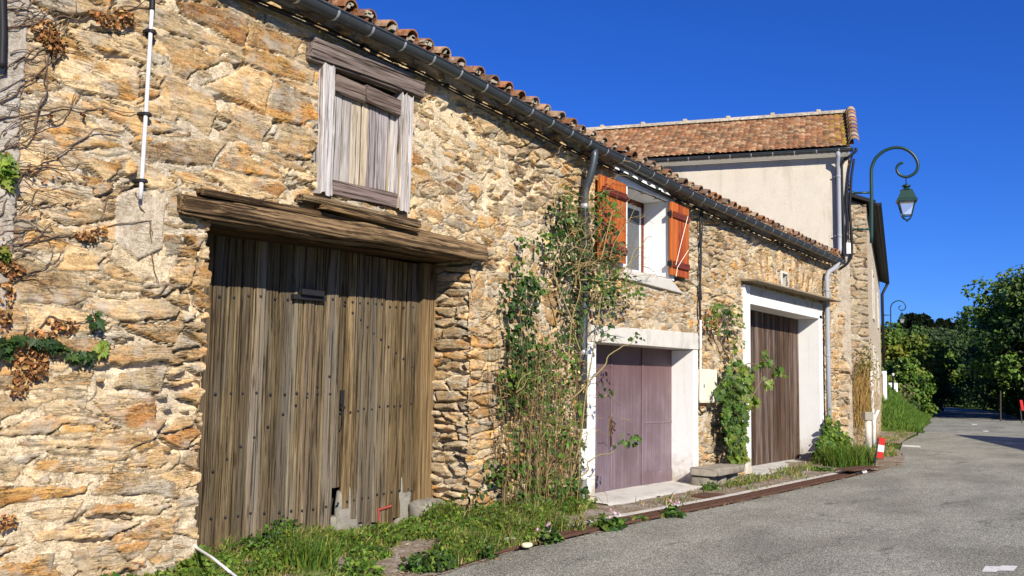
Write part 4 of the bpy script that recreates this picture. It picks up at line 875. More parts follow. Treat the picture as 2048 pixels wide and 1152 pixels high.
for z in (EV-.62, 5.15): ring(hd, hp_(sdp, z, .11), .052, mat='greypipe')
def on_house(px, py, o=.06): return on_plane(px, py, K0+nn*o, nn)
for pts, r in (([(1712, 296), (1712, 302), (1700, 312), (1690, 318), (1683, 330), (1684, 380), (1686, 440), (1688, 480), (1686, 512)], .035), ([(1706, 305), (1702, 320), (1698, 340), (1692, 400), (1696, 440), (1690, 500), (1680, 530)], .022), ([(1708, 318), (1703, 350), (1699, 420), (1704, 480), (1703, 515), (1694, 528), (1680, 537)], .030), ([(1696, 470), (1690, 490), (1688, 520)], .03), ([(1700, 440), (1702, 500), (1698, 522), (1684, 534)], .016)):
    mb = MB(); v = np.array([on_house(*p) for p in pts]); t = np.linspace(0, len(v)-1, len(v)*5); mb.tube(np.stack([np.interp(t, range(len(v)), v[:, k]) for k in range(3)], 1), r, 6); mb.build('cable', MT['cable'], house, smooth=True)
mb = MB(); p = on_house(1697, 497); mb.obox(p, (wd*.05, nn*.04, UZ*.13)); mb.build('junction_box', MT['pvc'], house, bevel=.01)

# ------------------------------------------------------------------ THE FAR STONE HOUSE
Q0 = far(1740, 780, 26); Q0[2] = 0; Q1 = far(1763.5, 780, 40); Q1[2] = 0
gd = Q1-Q0; GL = np.linalg.norm(gd); gd /= GL; go = np.array((gd[1], -gd[0], 0)); gb = -go       # go points to the road
fh = thing('far_stone_house', tuple(Q0+gd*8+gb*3), 'far narrow stone house with coursed corner stones, small dark windows and white rain pipes', 'house')
EQ = on_plane(1745, 408, Q0, gd)[2]
S, Z = np.meshgrid(np.arange(0, 1.9, .026), np.arange(-.2, EQ, .02)); f1 = stones(S+9, Z, .36, .17, 950, .15, .12); e, h, c, _ = dress(f1, 950, .05, .009, .05, WS, S+9, Z, .02); c = c*.3+np.array((.34, .31, .25))*.7*(.7+.6*hsh(f1[1], f1[2], 5))[..., None]
mh = mortar_h(S, Z, 37)-.04*sst(.46, .56, fbm(S*3, Z*5, 72, 2)); t = sst(-.004, .01, e); hh = mh*(1-t)+h*t
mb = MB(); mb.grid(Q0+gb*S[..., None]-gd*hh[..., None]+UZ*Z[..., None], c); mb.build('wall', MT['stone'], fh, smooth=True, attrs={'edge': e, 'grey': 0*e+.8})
WIN = [(4.2, 5.6, 3.9, 5.3), (4.0, 5.5, 1.6, 2.9), (8.6, 9.8, 1.5, 2.7), (10.6, 11.8, 4.0, 5.2)]
S, Z = np.meshgrid(np.arange(0, GL+.01, .06), np.arange(-.2, EQ, .04)); e, h, c, _ = dress(stones(S+20, Z, .4, .17, 960, .15, .2), 960, .02, .02, .3, WS, S, Z); e = np.where(Z > 1.3+2*fbm(S*.4, Z*.6, 3), -.04, e)
kp = np.ones((S.shape[0]-1, S.shape[1]-1), bool); sc_, zc_ = S[:-1, :-1]+.03, Z[:-1, :-1]+.02
for a, b, cc, d in WIN: kp &= ~((sc_ > a) & (sc_ < b) & (zc_ > cc) & (zc_ < d))
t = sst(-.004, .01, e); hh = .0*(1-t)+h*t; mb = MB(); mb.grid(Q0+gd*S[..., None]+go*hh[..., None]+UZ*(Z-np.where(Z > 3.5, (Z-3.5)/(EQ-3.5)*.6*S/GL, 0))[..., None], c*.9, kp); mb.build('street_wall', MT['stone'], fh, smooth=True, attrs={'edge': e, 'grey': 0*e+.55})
for a, b, cc, d in WIN:
    mb = MB(); o = lambda s, z, dd: Q0+gd*s+UZ*z+go*dd
    for (s0, s1, z0, z1) in ((a-.08, a, cc-.08, d+.08), (b, b+.08, cc-.08, d+.08), (a+.002, b-.002, d, d+.08), (a+.002, b-.002, cc-.08, cc)):
        mb.hexa([o(s0, z0, .03), o(s1, z0, .03), o(s1, z0, -.3), o(s0, z0, -.3), o(s0, z1, .03), o(s1, z1, .03), o(s1, z1, -.3), o(s0, z1, -.3)])
    wn = mb.build('window', MT['concrete'], fh); mb = MB(); mb.quad([o(a, cc, -.22), o(b, cc, -.22), o(b, d, -.22), o(a, d, -.22)]); mb.build('pane', MT['pane'], wn)
    mb = MB(); mb.quad([o(a-.05, cc-.05, -.34), o(b+.05, cc-.05, -.34), o(b+.05, d+.05, -.34), o(a-.05, d+.05, -.34)]); mb.build('dark_interior', MT['dark'], wn)
mb = MB(); q = lambda s, b, z: Q0+gd*s+gb*b+UZ*(z-(.6*s/GL if z > 3.5 else 0))
mb.hexa([q(.02, 1.9, -.2), q(.4, 1.9, -.2), q(.4, 6.5, -.2), q(.02, 6.5, -.2), q(.02, 1.9, EQ), q(.4, 1.9, EQ), q(.4, 6.5, EQ), q(.02, 6.5, EQ)])
mb.hexa([q(GL-.3, .05, -.2), q(GL, .05, -.2), q(GL, 6.5, -.2), q(GL-.3, 6.5, -.2), q(GL-.3, .05, EQ), q(GL, .05, EQ), q(GL, 6.5, EQ), q(GL-.3, 6.5, EQ)])
mb.hexa([q(.41, 6.2, -.2), q(GL-.31, 6.2, -.2), q(GL-.31, 6.5, -.2), q(.41, 6.5, -.2), q(.41, 6.2, EQ), q(GL-.31, 6.2, EQ), q(GL-.31, 6.5, EQ), q(.41, 6.5, EQ)]); mb.build('rear_wall', MT['grey_render'], fh)
mb = MB(); RH = 1.3
for b0, z0, b1, z1 in ((-.25, EQ-.02, 3.25, EQ+RH), (6.75, EQ-.02, 3.25, EQ+RH)):
    mb.hexa([q(-.12, b0, z0), q(GL+.1, b0, z0), q(GL+.1, b1, z1), q(-.12, b1, z1), q(-.12, b0, z0+.10), q(GL+.1, b0, z0+.10), q(GL+.1, b1, z1+.10), q(-.12, b1, z1+.10)])
mb.add([q(0, 0, EQ-.01), q(0, 6.5, EQ-.01), q(0, 3.25, EQ+RH), q(GL, 0, EQ-.01), q(GL, 6.5, EQ-.01), q(GL, 3.25, EQ+RH)], None, [(0, 1, 2), (3, 5, 4)]); fr_ = mb.build('roof', MT['iron'], fh)
mb = MB(); gutter(mb, [q(s, -.32, EQ+.0) for s in np.linspace(-.1, GL+.1, 20)], .07, go); mb.build('gutter', MT['iron'], fh, smooth=True)
mb = MB(); mb.tube([q(GL-.1, -.32, EQ-.06), q(GL-.1, -.1, EQ-.5), q(GL-.1, -.1, 2.6)], .06, 8); mb.build('downpipe', MT['iron'], fh, smooth=True)
mb = MB(); v0 = on_plane(1768, 742, q(GL, -.1, 0), gd); mb.tube([(v0[0], v0[1], v0[2]), (v0[0], v0[1], .05)], .10, 10); p_ = mb.build('downpipe', MT['pvc'], fh, smooth=True)
def onq(px, py, o=.15): return on_plane(px, py, Q0+go*o-gd*.1, gd)
mb = MB(); mb.tube([onq(1743, 742), onq(1745, 835), onq(1748, 845), onq(1747, 893)], .05, 10); mb.tube([onq(1757, 820), onq(1750, 835), onq(1749, 850)], .035, 8); mb.build('downpipe', MT['pvc'], fh, smooth=True)

# ------------------------------------------------------------------ street lamps
LK = on_plane(1705, 385, K0-nn*.02+0*UZ, nn); LK = np.array((KX, KY, 0)); lo = np.array((math.sin(math.radians(16.5)), -math.cos(math.radians(16.5)), 0))
LP0 = LK-nn*.35; lpn = np.cross(lo, UZ)
def lpt(px, py):
    p = on_plane(px, py, LP0, lpn); d = p-LP0; return (float(np.dot(d, lo)), float(d[2]))
def lamp_build(label):
    a0, z0 = lpt(1743, 486); base = LP0
    t = thing('street_lamp', (0, 0, 0), label, 'street lamp', 'scroll bracket street lamps')
    L = lambda a, z: (0.0, -a, z-z0)
    pl = [(1743, 486), (1743, 400), (1742.5, 345), (1745, 330), (1752, 316), (1765, 304), (1780, 297), (1795, 295), (1810, 298), (1823, 306), (1832, 317), (1836, 330), (1833, 342), (1824, 350), (1812, 354), (1800, 350), (1794, 342), (1794, 334), (1799, 328), (1806, 325)]
    pp = np.array([L(*lpt(*p)) for p in pl]); s = np.linspace(0, len(pp)-1, 90)
    def cr(t_):
        i = int(min(t_, len(pp)-1.001)); f = t_-i; p0, p1, p2, p3 = pp[max(i-1, 0)], pp[i], pp[min(i+1, len(pp)-1)], pp[min(i+2, len(pp)-1)]
        return .5*((2*p1)+(-p0+p2)*f+(2*p0-5*p1+4*p2-p3)*f*f+(-p0+3*p1-3*p2+p3)*f**3)
    mb = MB(); mb.tube([cr(k) for k in s], np.linspace(.042, .032, 90), 10); mb.build('bracket_pole', MT['green'], t, smooth=True)
    for yy in (385, 458):
        mb = MB(); a, z = lpt(1743, yy); aw, zw = lpt(1704, yy+1); mb.tube([L(a, z), L(aw-.05, zw)], .028, 8); mb.tube([L(aw+.04, zw), L(aw-.03, zw)], .05, 8); mb.build('wall_arm', MT['green'], t, smooth=True)
    ac, zc = lpt(1812, 355); sc = 1/86.0; cx, cy, _ = L(ac, zc); Zf = lambda py: lpt(1812, py)[1]-z0
    mb = MB(); mb.tube([(cx, cy, Zf(354)), (cx, cy, Zf(370))], .012, 6); mb.build('chain', MT['iron'], t)
    mb = MB(); mb.lathe([(.02, Zf(368)), (.10, Zf(371)), (.10, Zf(373)), (.05, Zf(376)), (.13, Zf(380)), (.15, Zf(381))], (cx, cy, 0), 12); mb.lathe([(.165, Zf(380)), (.18, Zf(382)), (.28, Zf(398)), (.315, Zf(400)), (.315, Zf(404)), (.27, Zf(404.5))], (cx, cy, 0), 4, sq=True); hd_ = mb.build('lamp_hood', MT['green'], t)
    zt, zb, rt_, rb = Zf(404), Zf(431), .25, .135
    mb = MB()
    for k in range(4):
        an = math.pi/4+k*math.pi/2; dx, dy = math.cos(an), math.sin(an); mb.tube([(cx+rt_*dx, cy+rt_*dy, zt), (cx+rb*dx, cy+rb*dy, zb-.03)], .016, 5)
        mb.tube([(cx+rb*dx, cy+rb*dy, zb-.02), (cx+rb*.75*dx, cy+rb*.75*dy, Zf(437)), (cx, cy, Zf(441))], .014, 5)
        a2 = an+math.pi/2; mb.tube([(cx+rb*dx, cy+rb*dy, zb), (cx+rb*math.cos(a2), cy+rb*math.sin(a2), zb)], .014, 5)
    mb.lathe([(.015, Zf(439)), (.03, Zf(441)), (.015, Zf(443.5))], (cx, cy, 0), 8); mb.build('lantern_frame', MT['green'], t)
    for k in range(4):
        a1, a2 = math.pi/4+k*math.pi/2, math.pi/4+(k+1)*math.pi/2
        mb = MB(); mb.quad([(cx+rb*.98*math.cos(a1), cy+rb*.98*math.sin(a1), zb), (cx+rb*.98*math.cos(a2), cy+rb*.98*math.sin(a2), zb), (cx+rt_*.98*math.cos(a2), cy+rt_*.98*math.sin(a2), zt), (cx+rt_*.98*math.cos(a1), cy+rt_*.98*math.sin(a1), zt)]); mb.build('lantern_pane', MT['glass'], t)
    t.location = tuple(base+UZ*z0); t.rotation_euler = (0, 0, math.atan2(lo[0], -lo[1])*1.0)
    return t, z0
lampA, lz0 = lamp_build('large green scroll bracket lamp on the corner of the pale rendered house')
lb = far(1767, 663, 40.8); lampB = dup(lampA, (lb[0], lb[1], lb[2]), lampA.rotation_euler.z-.1, 'small distant scroll bracket lamp in front of the roadside trees', .58)

# ------------------------------------------------------------------ foliage tools
RN = np.random.RandomState(7)
def unit(v): return v/(np.linalg.norm(v, axis=-1, keepdims=True)+1e-9)
def leaves(mb, Pp, size, nb, tb, col, rnd=.7, shape=1.0):
    n = len(Pp); nr = unit(np.array(nb, float)+RN.normal(0, rnd, (n, 3))); tp = np.array(tb, float)+RN.normal(0, rnd, (n, 3)); tp = unit(tp-nr*np.sum(tp*nr, 1, keepdims=True)); sd = np.cross(nr, tp)
    s = np.asarray(size).reshape(-1, 1)*np.ones((n, 1)); w = s*.36*shape
    v = np.stack([Pp, Pp+tp*s*.28-sd*w+nr*s*.10, Pp+tp*s*.66-sd*w*.78+nr*s*.10, Pp+tp*s-nr*s*.08, Pp+tp*s*.66+sd*w*.78+nr*s*.10, Pp+tp*s*.28+sd*w+nr*s*.10], 1)
    b = np.arange(n)[:, None]*6; q = np.concatenate([b+np.array((0, 3, 2, 1)), b+np.array((0, 5, 4, 3))]); mb.add(v.reshape(-1, 3), q, col=np.repeat(col, 6, 0))
def lobed(mb, Pp, size, nb, tb, col, rnd=.45):     # five pointed ivy or vine leaf
    n = len(Pp); nr = unit(np.array(nb, float)+RN.normal(0, rnd, (n, 3))); tp = np.array(tb, float)+RN.normal(0, rnd, (n, 3)); tp = unit(tp-nr*np.sum(tp*nr, 1, keepdims=True)); sd = np.cross(nr, tp); s = np.asarray(size).reshape(-1, 1, 1)*np.ones((n, 1, 1))
    o = np.array([(0, 0), (-.18, -.22), (-.42, .02), (-.26, .22), (-.44, .50), (-.16, .46), (0, .92), (.16, .46), (.44, .50), (.26, .22), (.42, .02), (.18, -.22)])
    v = Pp[:, None]+s*(o[None, :, 0:1]*sd[:, None]+o[None, :, 1:2]*tp[:, None]-.10*(np.abs(o[None, :, 0:1])**1.0)*0*nr[:, None]+.12*np.abs(o[None, :, 0:1])*nr[:, None])
    b = np.arange(n)[:, None]*12; q = np.concatenate([b+np.array(k) for k in ((0, 3, 2, 1), (0, 5, 4, 3), (0, 7, 6, 5), (0, 9, 8, 7), (0, 11, 10, 9))]); mb.add(v.reshape(-1, 3), q, col=np.repeat(col, 12, 0))
def blades(mb, Pp, h, w, lean, col):
    n = len(Pp); an = RN.uniform(0, 2*math.pi, n); d = np.stack([np.cos(an), np.sin(an), 0*an], 1); sd = np.stack([-np.sin(an+.6), np.cos(an+.6), 0*an], 1); h = np.asarray(h).reshape(-1, 1)*np.ones((n, 1)); w = np.asarray(w).reshape(-1, 1)*np.ones((n, 1)); ln = (np.asarray(lean).reshape(-1, 1)*np.ones((n, 1)))*RN.uniform(.2, 1.2, (n, 1))*h
    z = np.array((0, 0, 1.)); v = np.stack([Pp-sd*w, Pp+sd*w, Pp+z*h*.55+d*ln*.35+sd*w*.8, Pp+z*h*.55+d*ln*.35-sd*w*.8, Pp+z*h*.95+d*ln], 1); b = np.arange(n)[:, None]*5
    mb.add(v.reshape(-1, 3), b+np.array((0, 1, 2, 3)), b+np.array((3, 2, 4)), np.repeat(col, 5, 0))
def shades(n, base, var=.35, hue=.12):
    b = np.array(base); b = b if b.ndim == 2 else b[None]; k = RN.randint(0, len(b), n)
    return np.clip(b[k]*RN.uniform(1-var, 1+var, (n, 1))*RN.uniform(1-hue, 1+hue, (n, 3)), .003, .95)
GRN = [(.065, .135, .018), (.085, .165, .022), (.05, .10, .018), (.12, .19, .03)]
DGR = [(.022, .055, .014), (.035, .075, .018), (.05, .095, .022)]
YGR = [(.16, .22, .03), (.20, .26, .04), (.11, .19, .025)]
BRN = [(.26, .12, .045), (.34, .18, .07), (.18, .08, .035), (.40, .24, .11)]
STRW = [(.42, .32, .15), (.34, .25, .11), (.25, .18, .09), (.50, .40, .22)]
def blob(px, py, rx, ry, n, y0=-.06, dep=.18):      # points filling a tuft that stands off the facade
    a, b = fac(px, py, y0); sc = abs(fac(px+10, py, y0)[0]-a)/10; sz = abs(fac(px, py+10, y0)[1]-b)/10
    r = np.sqrt(RN.uniform(0, 1, n)); t = RN.uniform(0, 2*math.pi, n)
    return np.stack([a+rx*sc*r*np.cos(t), y0-dep*RN.uniform(0, 1, n)*(1.1-r), b+ry*sz*r*np.sin(t)], 1)
def twig(mb, pts, y, r0, r1, seed, amp=.02, n=5, col=(1, 1, 1), yamp=.02):
    v = np.array([(*(lambda q: (q[0], p[2] if len(p) > 2 else y, q[1]))(fac(p[0], p[1], p[2] if len(p) > 2 else y)),) for p in pts]); m = max(6, len(v)*5); t = np.linspace(0, len(v)-1, m); w = np.stack([np.interp(t, range(len(v)), v[:, k]) for k in range(3)], 1)
    w += (np.stack([vn(t*2.3+seed, t*0+k*7.7+seed, 5) for k in range(3)], 1)-.5)*2*np.array((amp, yamp, amp))*np.minimum(1, np.arange(m)/3.0)[:, None]
    mb.tube(w, np.linspace(r0, r1, m), n, col, cap=False); return w
# ------------------------------------------------------------------ plants on the walls
rp = random.Random(21)
# withered creeper on the left end of the barn
t = thing('withered_creeper', (3.4, -.03, 0), 'mostly dead creeper with bare twigs and brown curled leaves on the barn', 'climbing plant')
TW = [[(-20, 505), (60, 487), (150, 470), (230, 446), (305, 440)], [(-20, 310), (60, 280), (120, 240), (150, 190)], [(-20, 245), (80, 215), (180, 222), (275, 228)], [(-20, 352), (60, 345), (100, 320), (135, 290), (185, 292)], [(-10, 60), (60, 52), (120, 38), (190, 32), (300, 18)], [(-10, 155), (40, 122), (90, 102), (130, 62), (150, 8)], [(20, 335), (100, 330), (180, 321)], [(300, 442), (296, 490), (300, 520), (312, 568)], [(270, 385), (290, 430), (305, 470), (318, 505)], [(-10, 570), (40, 560), (90, 530), (122, 505)], [(70, 250), (90, 200), (85, 140), (95, 90)], [(100, 100), (96, 170), (72, 245)], [(-10, 420), (20, 380), (50, 350)], [(-5, 470), (40, 462), (100, 458)], [(-10, 440), (15, 400), (10, 340)], [(0, 205), (40, 180), (70, 150), (110, 120)], [(150, 30), (100, 20), (60, 60)], [(230, 22), (262, 15), (290, 3)], [(-10, 690), (60, 672), (110, 690), (190, 715), (210, 700)], [(0, 690), (60, 665), (100, 635), (140, 650), (190, 640), (188, 622)], [(200, 437), (225, 395), (260, 378)], [(140, 292), (190, 262), (240, 262)]]
mb = MB()
for i, p in enumerate(TW): twig(mb, p, -.035, .0065, .003, i*3.3, .03)
for i in range(75):
    x0, y0 = rp.uniform(-30, 70)*rp.uniform(.3, 1), rp.uniform(-20, 560); L = rp.uniform(30, 140); a = rp.uniform(-.9, .25); twig(mb, [(x0, y0), (x0+L*.5*math.cos(a), y0+L*.5*math.sin(a)), (x0+L*math.cos(a+.4), y0+L*math.sin(a+.35))], -.035, rp.uniform(.0025, .005), .0015, i*1.7, .025)
mb.build('twigs', m_plain('grey_twig_bark', (.13, .085, .055), .4, 30, .9, .3, .003), t, smooth=True)
mb = MB()
for x, y, rx, ry, n in ((95, 62, 26, 22, 70), (108, 88, 26, 16, 60), (215, 40, 36, 14, 90), (248, 34, 24, 14, 60), (172, 470, 22, 10, 40), (200, 462, 16, 8, 20), (20, 535, 26, 14, 50), (8, 508, 14, 30, 40), (58, 700, 42, 30, 130), (62, 735, 34, 24, 90), (38, 770, 22, 18, 45), (125, 650, 34, 12, 45), (85, 672, 30, 14, 50), (12, 1040, 22, 14, 40), (10, 610, 16, 60, 60), (60, 330, 60, 40, 14), (100, 232, 8, 4, 5), (165, 228, 8, 4, 5)): n = int(n*1.3); leaves(mb, blob(x, y, rx, ry, n, -.04, .06), RN.uniform(.022, .045, n), (-.3, -.8, .2), (0, 0, -1), shades(n, BRN, .5), .9)
mb.build('dry_leaves', MT['dryleaf'], t)
mb = MB()
for x, y, rx, ry, n, c in ((8, 330, 16, 26, 26, YGR), (18, 350, 12, 30, 16, YGR), (4, 505, 10, 12, 12, YGR), (60, 682, 60, 8, 46, DGR), (110, 692, 30, 10, 26, DGR), (160, 712, 34, 9, 22, DGR), (203, 696, 13, 13, 14, YGR), (190, 640, 10, 16, 10, DGR), (8, 700, 18, 16, 20, DGR)): lobed(mb, blob(x, y, rx, ry, n, -.05, .08), RN.uniform(.05, .085, n), (-.3, -.8, .3), (0, 0, -1), shades(n, c))
mb.build('green_leaves', MT['leaf'], t)

# climbing rose around the downpipe
t = thing('climbing_rose', (10.3, -.2, 0), 'tall straggly climbing rose with dry canes growing up round the zinc downpipe', 'climbing plant')
mb = MB()
for i in range(130):
    x0 = rp.gauss(1090, 42); x0 = min(max(x0, 1010), 1160); y0 = 1030-(x0-1090)*.1; h = rp.uniform(120, 420); b = rp.uniform(-28, 28); yy = rp.uniform(-.5, -.12)
    twig(mb, [(x0, y0, yy), (x0+b*.3, y0-h*.5, yy*.9), (x0+b, y0-h, yy*.7-.05)], yy, rp.uniform(.003, .0055), .002, i*2.1, .05, 4, np.array(rp.choice([(.7, .62, .45), (.4, .33, .27), (1.0, .85, .6), (.4, .5, .25)])), .06)
for i, p in enumerate([[(1120, 1000, -.2), (1130, 800, -.25), (1150, 600, -.3), (1170, 480, -.25), (1130, 400, -.15), (1105, 385, -.1)], [(1130, 1010, -.3), (1160, 850, -.35), (1190, 650, -.35), (1215, 520, -.3), (1250, 450, -.3), (1270, 410, -.35)], [(1100, 1000, -.3), (1080, 800, -.25), (1050, 600, -.15), (1040, 500, -.1)], [(1070, 1000, -.2), (1030, 750, -.15), (1010, 640, -.1), (1002, 590, -.08)], [(1140, 800, -.3), (1200, 740, -.4), (1240, 690, -.45), (1275, 672, -.45)], [(1150, 960, -.3), (1180, 930, -.4), (1220, 900, -.5), (1262, 880, -.55)], [(1160, 560, -.3), (1230, 560, -.35), (1290, 575, -.4)], [(1190, 600, -.3), (1240, 540, -.35), (1275, 500, -.4), (1305, 474, -.4)], [(1200, 520, -.3), (1225, 430, -.35), (1240, 400, -.3)], [(1160, 700, -.3), (1110, 560, -.2), (1120, 470, -.15), (1090, 520, -.1)], [(1195, 640, -.3), (1245, 610, -.35), (1262, 590, -.35)]]): twig(mb, p, -.2, .012, .004, i*5.1, .05, 5, (.85, .9, .6), .05)
for i in range(330):
    k_ = rp.random() < .5; x0, y0 = (rp.gauss(1190, 42), rp.gauss(520, 75)) if k_ else (rp.gauss(1100, 42), rp.uniform(720, 1000)); a = rp.uniform(-2.6, .6); L = rp.uniform(25, 75); yy = rp.uniform(-.38, -.12); twig(mb, [(x0, y0, yy), (x0+L*.5*math.cos(a), y0+L*.5*math.sin(a), yy-.03), (x0+L*math.cos(a+.4), y0+L*math.sin(a+.4), yy-.05)], yy, .0055, .002, i*1.9+400, .03, 4, np.array(rp.choice([(.9, .85, .6), (1.1, 1.0, .75), (.5, .5, .3)])))
mb.build('canes', MT['stem'], t, smooth=True)
mb = MB()
for x, y, rx, ry, n, c, y0 in ((1115, 425, 20, 36, 70, DGR, -.08), (1130, 385, 14, 16, 16, GRN, -.08), (1140, 445, 24, 40, 90, GRN, -.12), (1150, 500, 32, 50, 150, DGR, -.12), (1205, 420, 26, 40, 90, GRN, -.22), (1210, 490, 30, 50, 120, DGR, -.22), (1150, 560, 30, 46, 110, DGR, -.12), (1205, 560, 20, 40, 60, DGR, -.25), (1120, 500, 24, 44, 90, DGR, -.12), (1085, 490, 14, 28, 44, GRN, -.08), (1040, 484, 9, 12, 18, GRN, -.07), (1040, 540, 16, 30, 50, GRN, -.08), (1052, 585, 24, 40, 90, DGR, -.1), (1070, 570, 20, 26, 40, GRN, -.12), (1012, 600, 12, 34, 40, DGR, -.06), (1040, 650, 26, 50, 130, DGR, -.1), (1050, 715, 34, 40, 190, DGR, -.16), (1035, 750, 32, 34, 140, GRN, -.16), (1020, 790, 22, 34, 80, DGR, -.12), (1075, 740, 40, 60, 120, GRN, -.2), (1120, 720, 34, 60, 120, GRN, -.22), (1140, 650, 26, 50, 100, DGR, -.2), (1195, 590, 34, 40, 90, GRN, -.25), (1240, 565, 40, 22, 60, GRN, -.3), (1228, 610, 24, 26, 30, DGR, -.28), (1262, 590, 14, 10, 14, GRN, -.33), (1215, 650, 20, 30, 30, DGR, -.3), (1268, 676, 14, 8, 14, DGR, -.42), (1205, 780, 12, 12, 14, DGR, -.35), (1258, 880, 15, 13, 26, GRN, -.52), (1235, 888, 10, 8, 8, DGR, -.5), (1060, 820, 60, 60, 110, GRN, -.25), (1120, 840, 40, 80, 110, GRN, -.28), (1080, 900, 60, 60, 160, GRN, -.3), (1150, 900, 14, 60, 60, DGR, -.2), (985, 940, 22, 24, 40, GRN, -.1), (1010, 960, 14, 30, 30, YGR, -.1), (940, 985, 24, 12, 20, DGR, -.1), (1090, 985, 60, 30, 200, GRN, -.35), (1140, 985, 30, 30, 90, DGR, -.3)):
    leaves(mb, blob(x, y, rx*1.1, ry*1.1, int(n*.85), y0, .22), RN.uniform(.035, .085, int(n*.85)), (-.45, -.7, .45), (0, 0, -1), shades(int(n*.85), c), .6, 1.15)
mb.build('foliage', MT['leaf'], t)
mb = MB()
for x, y, rx, ry, n in ((1085, 860, 70, 120, 170), (1120, 770, 50, 90, 90), (1100, 980, 60, 30, 90), (1215, 600, 50, 50, 24)): leaves(mb, blob(x, y, rx, ry, n, -.2, .3), RN.uniform(.03, .06, n), (-.4, -.7, .3), (0, 0, -1), shades(n, STRW+BRN), .8)
mb.build('withered_leaves', MT['dryleaf'], t)

# broad leaved vine beside the brown garage
t = thing('leafy_vine', (15.6, -.2, 0), 'bright green broad leaved vine between the meter box and the brown garage door', 'climbing plant')
mb = MB()
for i, p in enumerate([[(1470, 940, -.15), (1465, 830, -.2), (1462, 720, -.15), (1455, 640, -.1), (1465, 605, -.08)], [(1460, 930, -.2), (1450, 820, -.25), (1475, 740, -.25), (1500, 730, -.4), (1530, 725, -.45), (1555, 740, -.45)], [(1460, 720, -.1), (1430, 660, -.08), (1412, 630, -.08)], [(1480, 830, -.25), (1500, 790, -.4), (1520, 765, -.45), (1530, 705, -.45)], [(1455, 680, -.1), (1450, 640, -.1), (1444, 612, -.08)]]): twig(mb, p, -.2, .016, .006, i*4.4+80, .05, 6, (.6, .55, .45))
mb.build('vine_stems', MT['stem'], t, smooth=True)
mb = MB()
for x, y, rx, ry, n, c, y0 in ((1465, 740, 26, 22, 44, YGR+GRN, -.2), (1455, 780, 30, 30, 70, GRN, -.25), (1465, 830, 28, 40, 100, GRN, -.28), (1468, 880, 24, 36, 90, GRN+YGR, -.28), (1470, 915, 22, 18, 40, YGR, -.28), (1485, 760, 18, 30, 36, YGR, -.28), (1445, 840, 10, 50, 44, DGR, -.12), (1492, 800, 16, 20, 22, YGR, -.32), (1503, 802, 10, 8, 8, YGR, -.38), (1540, 738, 16, 10, 12, GRN, -.42), (1552, 748, 8, 16, 9, YGR, -.42), (1525, 715, 12, 14, 12, GRN, -.42), (1528, 765, 10, 12, 9, YGR, -.42), (1510, 728, 10, 8, 8, GRN, -.4), (1468, 690, 16, 20, 26, YGR, -.15), (1448, 650, 9, 34, 36, DGR, -.1), (1418, 635, 16, 22, 46, YGR+BRN, -.1), (1432, 618, 14, 12, 22, GRN, -.1), (1425, 665, 8, 14, 16, BRN+GRN, -.1), (1462, 625, 12, 20, 22, YGR, -.1), (1475, 650, 8, 8, 7, YGR, -.12)):
    n = int(n*(1.0 if y < 700 or x > 1500 else 1.9)); lobed(mb, blob(x+4, y, rx*(.85 if x < 1500 else 1), ry, n, y0, .2), RN.uniform(.075, .135, n)*(.75 if y < 700 else 1), (-.5, -.7, .5), (0, 0, -1), shades(n, c, .35)*.85)
mb.build('vine_leaves', MT['leaf'], t)

# ------------------------------------------------------------------ ground plants and street things
def gp3(px, py, z=.05):
    x, y = gnd(px, py, z); return x, y
# grass as one mass along the foot of the barn
mb = MB(); N = 85000; X = RN.uniform(3.0, 10.9, N); Y = RN.uniform(-1.42, .35, N); dn_ = fbm(X*1.7, Y*2.2, 61, 4); e = lat(X); near = (Y-e)/(0-e)
ok = (Y > e+.03)&(dn_ > np.interp(near, [0, .12, .3, .55, .8, 1.2], [.49, .50, .57, .47, .40, .34])+np.where(X > 8.4, .13*(near < .62), 0)+np.where(X > 10.0, .12, 0)); ok &= ~((Y > .05)&((X < 4.75)|(X > 8.35)))
X, Y, dn_ = X[ok], Y[ok], dn_[ok]; Pz = np.stack([X, Y, gz(X, Y)-.01], 1); n = len(X); hgt = RN.uniform(.025, .10, n)*(1+1.6*sst(.55, .7, dn_))*np.where(X > 9.2, .8, 1)
blades(mb, Pz, hgt, RN.uniform(.0025, .006, n), .8, shades(n, GRN+YGR+YGR+STRW, .5))
k = RN.rand(n) < .42; lv = Pz[k]+np.stack([0*X[k], 0*X[k], RN.uniform(.01, .09, k.sum())*(1+sst(.5, .7, dn_[k]))], 1); leaves(mb, lv, RN.uniform(.015, .045, k.sum()), (0, -.3, .9), (0, -.4, -.1), shades(k.sum(), GRN+YGR, .4), .8, 1.2)
X = RN.uniform(4, 22, 1500); Y = lat(X)+RN.uniform(-.25, 1.6, 1500)*RN.rand(1500); Y = np.minimum(Y, -.1); n = 1500; leaves(mb, np.stack([X, Y, np.where(Y > lat(X)+.02, gz(X, Y), 0)+.008], 1), RN.uniform(.012, .04, n), (0, 0, 1), (0, -1, 0), shades(n, BRN+STRW+[(.12, .08, .05)], .4), .45)
for (x0, x1, y0, y1, num) in ((14.3, 16.4, -.7, 0, 700), (11, 21, -1.2, -.5, 900), (17, 22.4, -1.0, -.2, 1500), (22, 27, -.9, .6, 5000), (26, 40, -.3, 2.4, 7000)):
    X = RN.uniform(x0, x1, num); Y = RN.uniform(y0, y1, num); ok = (Y > lat(X)+.15)&(fbm(X*1.2, Y*2, 14, 3) > .5); X, Y = X[ok], Y[ok]; n = len(X); blades(mb, np.stack([X, Y, np.where(X < 26.5, gz(np.minimum(X, 27), Y), 0)], 1), RN.uniform(.03, .12, n), RN.uniform(.004, .010, n), .9, shades(n, GRN+YGR+STRW, .4))
